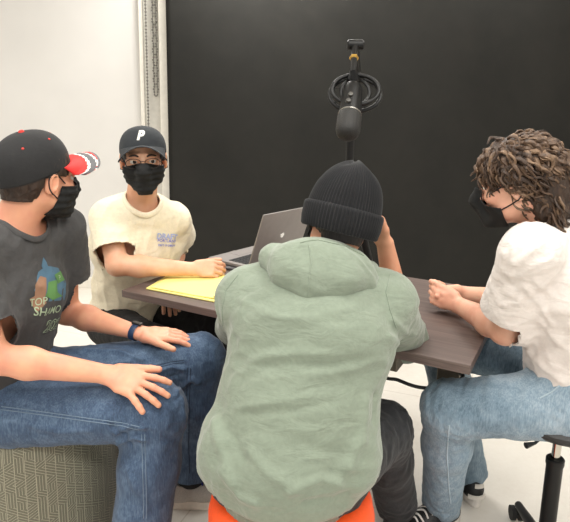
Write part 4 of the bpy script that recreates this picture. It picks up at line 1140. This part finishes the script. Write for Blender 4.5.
text_on(sh2, sf2, 'DRAFT', 166.5, 236.5, .030, m_pbl, 'shirt_print', rt, N(0, 0, 1), .0065, .0010)
text_on(sh2, sf2, 'PORTLAND', 166.5, 240.8, .0165, m_pb2, 'shirt_print', rt, N(0, 0, 1), .0065, .0002)
text_on(sh2, sf2, 'DEPT OF DESIGN', 166.5, 245.3, .0105, m_pb2, 'shirt_print', rt, N(0, 0, 1), .0065, .0003)
m_bks = simple('black_sneaker', (28, 28, 30), .6)
for i in (0, 1): shoe(T2, S['ankle'][i], S['toe'][i], m_bks, m_sol1, m_bks, .28)
socks(T2, S, m_sock)
print('p2', time.time()-_t0)
# =================================================================== hooded person (front)
H3 = Head(A(341, 216, 1.45), 97, -14, 10, 1.0)
S = dict(pelvis=N(.015, 1.22, .56), neck=A(325, 262, 1.40), build=1.06,
    sh=[A(384, 303, 1.385), A(249, 299, 1.395)], elbow=[A(404, 338, 1.60), A(238, 325, 1.70)], wrist=[A(385, 243, 1.585), N(.02, 1.78, .775)],
    hips=[N(.125, 1.23, .53), N(-.085, 1.24, .53)], knee=[A(382, 430, 1.50), N(-.10, 1.60, .53)], ankle=[AZ(397, 506, .10), N(-.06, 1.50, .10)],
    toe=[N(.3, 1, 0), N(-.2, 1, 0)])
S['chest'] = S['pelvis']+(S['neck']-S['pelvis'])*.66+N(0, -.01, 0)
S['hand'] = [dict(d=unit(A(373, 213, 1.575)-A(385, 243, 1.585)), side=(-.3, .2, .3), n=(.7, -.5, .3), curl=((.4, .5, .4),)*4, thumb=(.8, .5, -.2), k=.95),
             dict(d=unit(N(.8, .5, 0)), side=(.5, -.8, .1), n=(0, 0, 1), curl=((.3, .4, .3),)*4, k=.95)]
T3, B3, b3 = person(S, H3, m_skin3, 'person seen from behind in black knitted hat, sage green hooded sweatshirt and black jeans'); S3 = S
m_hood = cloth('sage_fleece', (126, 137, 121), .035, 700, .55, .95, .3)
f = Field(); side = S['sh'][0]-S['sh'][1]; pel, mid, ch, nk = S['pelvis'], S['mid'], S['chest'], S['neck']
f.add(ECap(pel+N(0, .0, .01), mid+N(0, -.01, 0), .174, .176, .140, .130, (1, 0, 0)), .07)
f.add(ECap(pel+N(0, .0, -.12), pel, .166, .172, .150, .140, (1, 0, 0)), .05)
f.add(ECap(mid+N(0, -.01, 0), ch, .180, .196, .130, .135, side), .07)
f.add(ECap(ch, ch+(nk-ch)*.6, .194, .150, .132, .095, side), .07)
for i in (0, 1):
    sh, el = S['sh'][i], S['elbow'][i]
    f.add(Cap(nk-N(0, 0, .06)+(sh-nk)*.25, sh, .064, .074), .06)
    f.add(Cap(sh, el, .076, .066), .05)
fm = S['elbow'][0]+(S['wrist'][0]-S['elbow'][0])*.10
f.add(Cap(S['elbow'][0], fm, .060, .056), .03)
fl = S['elbow'][1]+(S['wrist'][1]-S['elbow'][1])*.9; f.add(Cap(S['elbow'][1], fl, .060, .044), .03)
# blouson bulge above the hem
f.add(Ell(A(226, 448, 1.22), (.06, .08, .085)), .06)
f.add(Ell(A(355, 455, 1.20), (.05, .08, .07)), .06)
# hood lying on the back
hoodf = Field()
L_ = lambda x, y, Y: A(x, y, Y)
ch_ = [L_(287, 256, 1.42), L_(274, 259, 1.37), L_(287, 272, 1.305), L_(310, 279, 1.275), L_(338, 282, 1.285), L_(362, 282, 1.33), L_(368, 272, 1.42)]
for a_, b_ in zip(ch_, ch_[1:]): hoodf.add(Cap(a_, b_, .030, .030), .035)
hoodf.add(Ell(L_(310, 260, 1.32), (.085, .055, .055)), .04)
hoodf.add(Ell(L_(338, 266, 1.33), (.075, .055, .05)), .04)
hoodf.add(Cap(L_(292, 272, 1.29), L_(308, 293, 1.27), .030, .020), .04); hoodf.add(Cap(L_(345, 280, 1.29), L_(311, 294, 1.27), .028, .020), .04)
hoodf.sub(H3.ell((0, -.02, .04), (.099, .118, .11)), .01)
hoodf.sub(Cap(L_(326, 262, 1.40), H3.w(0, -.02, -.02), .066, .07), .015)
f0 = Field(); f0.ops = list(f.ops)
def clip3(P):
    return np.maximum.reduce([limb_clip(P, S3['elbow'][1], S3['wrist'][1], .85, .07), (P-arr(N(.015, 1.2, .448)))@arr([.05, 0, -1]),
        neck_clip(P, S3['neck'], N(.1, .3, 1), .072)])
cr3 = crease(f0, [([(214, 420), (222, 455), (238, 490)], .011, .008), ([(236, 408), (280, 402), (325, 392)], .007, .0035), ([(240, 414), (290, 412), (350, 396)], .009, -.003),
    ([(240, 300), (280, 318), (330, 320)], .009, .003), ([(250, 450), (270, 475), (300, 488)], .012, .006), ([(290, 492), (320, 478), (345, 485)], .010, .008), ([(305, 502), (330, 498), (352, 492)], .008, -.006),
    ([(365, 400), (362, 440), (345, 475)], .013, .008), ([(375, 395), (372, 430)], .010, -.006), ([(228, 430), (250, 470)], .012, -.005), ([(250, 360), (300, 352), (350, 356)], .010, .003),
    ([(392, 320), (405, 332), (418, 335)], .008, .006), ([(388, 336), (402, 346)], .008, .006), ([(265, 378), (320, 372), (360, 365)], .010, .003), ([(222, 470), (240, 496), (262, 505)], .010, .007)])
def disp3(P, n):
    low = np.clip((.80-P[:, 2])/.25, 0, 1); el = arr(S3['elbow'][0]); sh = arr(S3['sh'][0])
    r = folds(P, (1, .1, .12), .050, .0030, 2., 5)*(1-low)+folds(P, (1, .1, -.35), .075, .0045, 4., 5)*low
    r = r+folds(P, (1, 0, .9), .035, .004, 8., 4)*np.exp(-(np.linalg.norm(P-el, axis=1)/.10)**2)
    r = r+folds(P, (.3, 0, 1), .05, .005, 6., 4)*low*np.clip(np.abs(P[:, 0]-.015)/.12-.3, 0, 1)
    r = r+cr3(P)
    hem = np.clip((.505-P[:, 2])/.010, 0, 1); return r*(1-hem)-.012*hem+.001*hem*np.sin(np.arctan2(P[:, 0], P[:, 1]-1.2)*260)
sw = garment('hooded_sweatshirt', f, .006, m_hood, T3, clip3, disp3, .005)
hd = garment('hood', hoodf, .005, m_hood, sw, None, lambda P, n: folds(P, (1, 0, -.5), .04, .0022, 3., 4), 0)
seam(hd, hoodf, [(309, 246), (311, 262), (309, 280), (308, 298)], m_hood, 'hood_seam', .0018)
seam(hd, hoodf, [(300, 243), (308, 241), (318, 240), (345, 246), (366, 257)], m_hood, 'hood_seam', .0018)
seam(sw, f, [(390, 275), (386, 292), (390, 310), (397, 330)], m_hood, 'sleeve_seam', .0016)
seam(sw, f, [(238, 275), (226, 290), (222, 310), (224, 335)], m_hood, 'sleeve_seam', .0016)
m_blk3 = denim('washed_black_denim', (14, 15, 17), (24, 25, 28), (46, 48, 52))
j3 = trouser_field(S, .004, (.072, .066), .06, (.092, .080))
jn3 = garment('jeans', j3, .006, m_blk3, T3, clipj(S, .97), dispj(S, 7.))
# knitted hat
m_knit = cloth('black_rib_knit', (16, 17, 20), .12, 400, .1, .95, .08)
bm = bmesh.new(); NR = 288; rows = []
def hat(z):       # z -> radii
    t = min(1, max(0, (z+.01)/.145)); k = max(0, 1-t**2.3)**.52
    return .0955*k, .1135*k
zs = [-.012+.005*i for i in range(27)]+[.1235, .1275, .1305, .1325, .134]
for z in zs:
    rx, ry = hat(z); a_ = min(1, rx/.05)
    rows.append([bm.verts.new(((rx+.0020*a_*math.cos(72*p))*math.cos(p), -.018-.18*max(0, z-.03)+(ry+.0020*a_*math.cos(72*p))*math.sin(p), z+.006*math.sin(3*p)*max(0, z-.08)/.05)) for p in [2*PI*k/NR for k in range(NR)]])
for a_, b_ in zip(rows, rows[1:]):
    for k in range(NR): bm.faces.new((a_[k], a_[(k+1) % NR], b_[(k+1) % NR], b_[k]))
bm.faces.new(rows[-1])
H3h = Head(H3.w(0, 0, .006), 97, -14+4, 14, 1.0)
kn_ = obj('knitted_hat', loc_mesh(bm, H3h), m_knit, T3, angle=180)
bm = bmesh.new(); rows = []
for z, o_ in ((-.046, -.006), (-.050, -.001), (-.046, .003), (-.026, .0065), (.006, .0075), (.014, .006), (.017, .000)):
    rx, ry = hat(max(z, 0)*.6); rows.append([bm.verts.new(((rx+o_+.0024*math.cos(72*p))*math.cos(p), -.018+(ry+o_+.0024*math.cos(72*p))*math.sin(p), z-.010*math.sin(p)*-1*.4)) for p in [2*PI*k/NR for k in range(NR)]])
for a_, b_ in zip(rows, rows[1:]):
    for k in range(NR): bm.faces.new((a_[k], a_[(k+1) % NR], b_[(k+1) % NR], b_[k]))
obj('folded_cuff', loc_mesh(bm, H3h), m_knit, kn_, angle=180)
short_hair(T3, H3, m_hairb, -.075, lambda z: np.where(z > -.02, .03, -.02), .012)
mask(T3, H3, m_maskb, m_loop)
for i in (0, 1): shoe(T3, S['ankle'][i], S['toe'][i], m_bks, m_bks, m_bks, .28)
socks(T3, S, m_sock)
print('p3', time.time()-_t0)
# =================================================================== person in the white t-shirt (right)
H4 = Head(A(519, 182, 1.50), 148, -12, -4, .97)
S = dict(pelvis=N(.86, 1.50, .66), neck=A(549, 222, 1.50), build=1.02,
    sh=[A(548, 246, 1.66), A(530, 252, 1.375)], elbow=[A(543, 303, 1.82), A(505, 330, 1.49)], wrist=[A(462, 294, 1.835), A(458, 305, 1.745)],
    hips=[N(.94, 1.60, .64), N(.86, 1.41, .63)], knee=[N(.56, 1.86, .61), A(450, 409, 1.51)], ankle=[AZ(469, 470, .10), AZ(441, 502, .10)],
    toe=[N(-.15, 1, 0), N(-.8, -.42, 0)])
S['chest'] = S['pelvis']+(S['neck']-S['pelvis'])*.64+N(.02, -.01, 0)
S['hand'] = [dict(d=unit(A(440, 296, 1.82)-A(462, 294, 1.835)), side=(.1, -.1, 1), n=(.2, 1, .1), curl=((.9, 1.2, .7), (.95, 1.25, .7), (1., 1.25, .7), (1.1, 1.2, .7)), spread=(.05, .03, .0, -.05), thumb=(1, -.05, -.45), tcurl=.2, k=.95),
             dict(d=unit(A(439, 295, 1.79)-A(458, 305, 1.745)), side=(0, .3, 1), n=(-.25, -1, .35), curl=((.8, 1.1, .6), (.85, 1.1, .6), (.9, 1.1, .6), (.95, 1.1, .6)), spread=(.03, .0, -.02, -.04), thumb=(1, .02, -.2), tcurl=.2, k=1.0)]
T4, B4, b4 = person(S, H4, m_skin4, 'person with curly brown hair, white t-shirt and light blue jeans, hands clasped'); S4 = S
m_tee4 = cloth('white_tee', (222, 214, 208), .02, 800, .6)
sf4 = shirt_field(S, .015, .024, .80, (.066, .078), hemdrop=.07)
tf4 = torso_only(S, .015, .024)
def clip4(P):
    return np.maximum.reduce([limb_clip(P, S4['sh'][0], S4['elbow'][0], .70, .12, tf4, .17, .045), limb_clip(P, S4['sh'][1], S4['elbow'][1], .72, .12, tf4, .17, .045), (P-arr(S4['pelvis']))@arr([-.1, 0, -1])-.035,
        neck_clip(P, S4['neck']+N(-.01, .005, -.008), H4.w(0, -.03, -.05)-S4['neck'], .076)])
cr4 = crease(sf4, [([(516, 264), (532, 250), (546, 240)], .007, .006), ([(520, 274), (538, 264), (556, 256)], .007, .006), ([(526, 288), (540, 304), (556, 330)], .008, .006), ([(506, 254), (500, 285)], .008, .004), ([(514, 246), (509, 290)], .007, .004),
    ([(535, 280), (556, 300)], .008, .005), ([(530, 350), (550, 372), (569, 385)], .010, .006), ([(496, 262), (492, 300)], .006, .004), ([(520, 300), (500, 306)], .006, .003), ([(540, 320), (565, 350)], .009, .005)])
def disp4(P, n):
    sh = arr(S4['sh'][1])
    return cr4(P)+folds(P, (.5, .1, .8), .055, .0045, 3.)+folds(P, (.8, 0, .7), .035, .0035, 5.)*np.exp(-(np.linalg.norm(P-sh-arr((.02, 0, -.12)), axis=1)/.13)**2)+folds(P, (.9, 0, -.5), .08, .006, 8.)*np.clip((.95-P[:, 2])/.2, 0, 1)
sh4 = garment('t_shirt', sf4, .006, m_tee4, T4, clip4, disp4)
collar(sh4, S['neck']+N(-.01, .005, -.008), unit(H4.w(0, -.03, -.05)-S['neck']), .076, m_tee4, .012)
m_den4 = denim('light_blue_denim', (92, 114, 130), (124, 146, 162), (164, 180, 192))
m_st4 = simple('light_denim_seam', (170, 188, 200), .8)
j4 = trouser_field(S, .016, (.070, .060), .06, (.105, .077))
jn4 = garment('jeans', j4, .006, m_den4, T4, clipj(S, 1.04, .12), dispj(S, 11.))
seam(jn4, j4, [(560, 360), (530, 372), (500, 384), (475, 398), (455, 416)], m_st4, r=.0020)
seam(jn4, j4, [(449, 425), (447, 455), (449, 490), (451, 505)], m_st4, r=.0020)
seam(jn4, j4, [(540, 398), (552, 392), (568, 378)], m_st4, r=.0020)
mask(T4, H4, m_maskb, m_loop, kn=True, back=(.048, -.12))
# curly hair: locks rooted over the scalp
m_curl = []
for k, (d_, l_) in enumerate((((40, 28, 20), (74, 54, 40)), ((62, 44, 32), (104, 80, 60)), ((88, 66, 48), (136, 110, 86)))):
    m_curl.append(fib_hair('curl_%s' % ('dark', 'mid', 'light')[k], d_, l_, 120))
base = Field(); base.add(H4.ell((0, -.014, .036), (.087, .105, .092)), .01); base.add(H4.cap((0, -.06, -.02), (0, -.070, -.075), .066, .058), .03)
def cl(P):
    L = H4.loc(P); return np.maximum.reduce([-.112-L[:, 2], L[:, 1]-np.where(L[:, 2] > .045, .09, np.where(L[:, 2] > .0, .030, -.01))])
hb = garment('hair', base, .005, m_curl[0], T4, cl, lambda P, n: folds(P, (0, 0, 1), .012, .004, 1., 3), .003)
rg = random.Random(5); groups = [bmesh.new() for _ in range(3)]; cnt = 0
while cnt < 1050:
    v = N([rg.gauss(0, 1) for _ in range(3)]); v /= np.linalg.norm(v)
    if v[2] < -.92: continue
    p = N(0, -.014, .036)+v*N(.088, .106, .092)
    if cnt % 5 == 0: p = N(rg.uniform(-.07, .07), -.085+rg.uniform(-.02, .01), rg.uniform(-.10, -.03)); v = unit(p-N(0, -.02, -.04))
    if p[1] > .02 and p[2] < .035: continue
    if p[1] > .015 and p[2] < .0: continue
    if p[2] < -.045 and p[1] > .0: continue
    L = rg.uniform(.042, .075)*(1.5 if p[2] < -.02 else 1); ph = rg.uniform(0, 6.28); w = rg.uniform(.005, .010); turns = rg.uniform(.8, 1.7)
    down = N(0, -.3, -1.) if v[1] < .35 else N(rg.uniform(-.5, .5), .55, -.8)
    tg = down-v*(down@v); tg = tg/max(np.linalg.norm(tg), .2)
    tg = unit(tg+N([rg.uniform(-.7, .7) for _ in range(3)])*.8); bn = unit(np.cross(tg, v)); pts = []; rs = []
    q = p.copy(); d = unit(v*1.0+tg*.8)
    M_ = 12
    for i in range(M_):
        s_ = i/(M_-1); off = bn*math.cos(ph+turns*6.28*s_)*w*min(1, s_*3)+v*math.sin(ph+turns*6.28*s_)*w*.8*min(1, s_*3)
        pts.append(H4.w(*(q+off))); rs.append(.0066*(1-.7*s_**2)*(.6+.4*min(1, s_*4))*rg.uniform(.85, 1.1))
        d = unit(d+tg*.35-v*.22+N(0, -.02, -.12)); q = q+d*L/(M_-1)
    add_tube(groups[rg.choice((0, 1, 1, 2))], pts, rs, 7, flat=.55); cnt += 1
for g_, m_ in zip(groups, m_curl): obj('curls', g_, m_, hb)
# sneakers black and white
m_bl = simple('black_leather', (26, 26, 28), .5); m_wh = simple('white_rubber', (226, 220, 212), .5); m_wl = simple('white_laces', (230, 226, 220), .7)
for i in (0, 1):
    an = S['ankle'][i]; so = shoe(T4, an, S['toe'][i], m_bl, m_wh, m_wl, .285, 'sneaker')
    t_ = unit([S['toe'][i][0], S['toe'][i][1], 0]); s_ = np.array([t_[1], -t_[0], 0])
    for sg in (-1, 1):
        bm = bmesh.new()
        for x_ in (.0, .045, .09): add_tube(bm, [np.array([an[0], an[1], 0])+t_*(x_+.012)+s_*sg*.0385+N(0, 0, .075-.1*x_), np.array([an[0], an[1], 0])+t_*(x_-.012)+s_*sg*.0405+N(0, 0, .035)], .004, 6, flat=.5)
        obj('side_stripes', bm, m_wh, so)
socks(T4, S, m_sock)
an = S['ankle'][0]; t_ = unit([-.15, 1, 0]); s_ = np.array([t_[1], -t_[0], 0]); b_ = np.array([an[0], an[1], 0])
for z_, w_, nm in ((.092, .013, 'heel_tab'), (.045, .030, 'heel_band')):
    bm = bmesh.new(); rr = []
    for k in range(13):
        a = (k/12-.5)*1.9*(.45 if nm == 'heel_tab' else 1); q = b_-t_*(.045+.038*math.cos(a))+s_*(.038*math.sin(a)); d_ = -t_*math.cos(a)+s_*math.sin(a)
        rr.append([bm.verts.new(V(*(q+d_*e+N(0, 0, z_+h)))) for e, h in ((.0, -.008), (.004, -.008), (.004, .008), (.0, .008))])
    for a, b in zip(rr, rr[1:]):
        for k in range(4): bm.faces.new((a[k], a[(k+1) % 4], b[(k+1) % 4], b[k]))
    bm.faces.new(rr[0]); bm.faces.new(rr[-1]); obj(nm, bm, m_wh, [o for o in T4.children if o.name.startswith('sneaker')][0])
print('p4', time.time()-_t0)
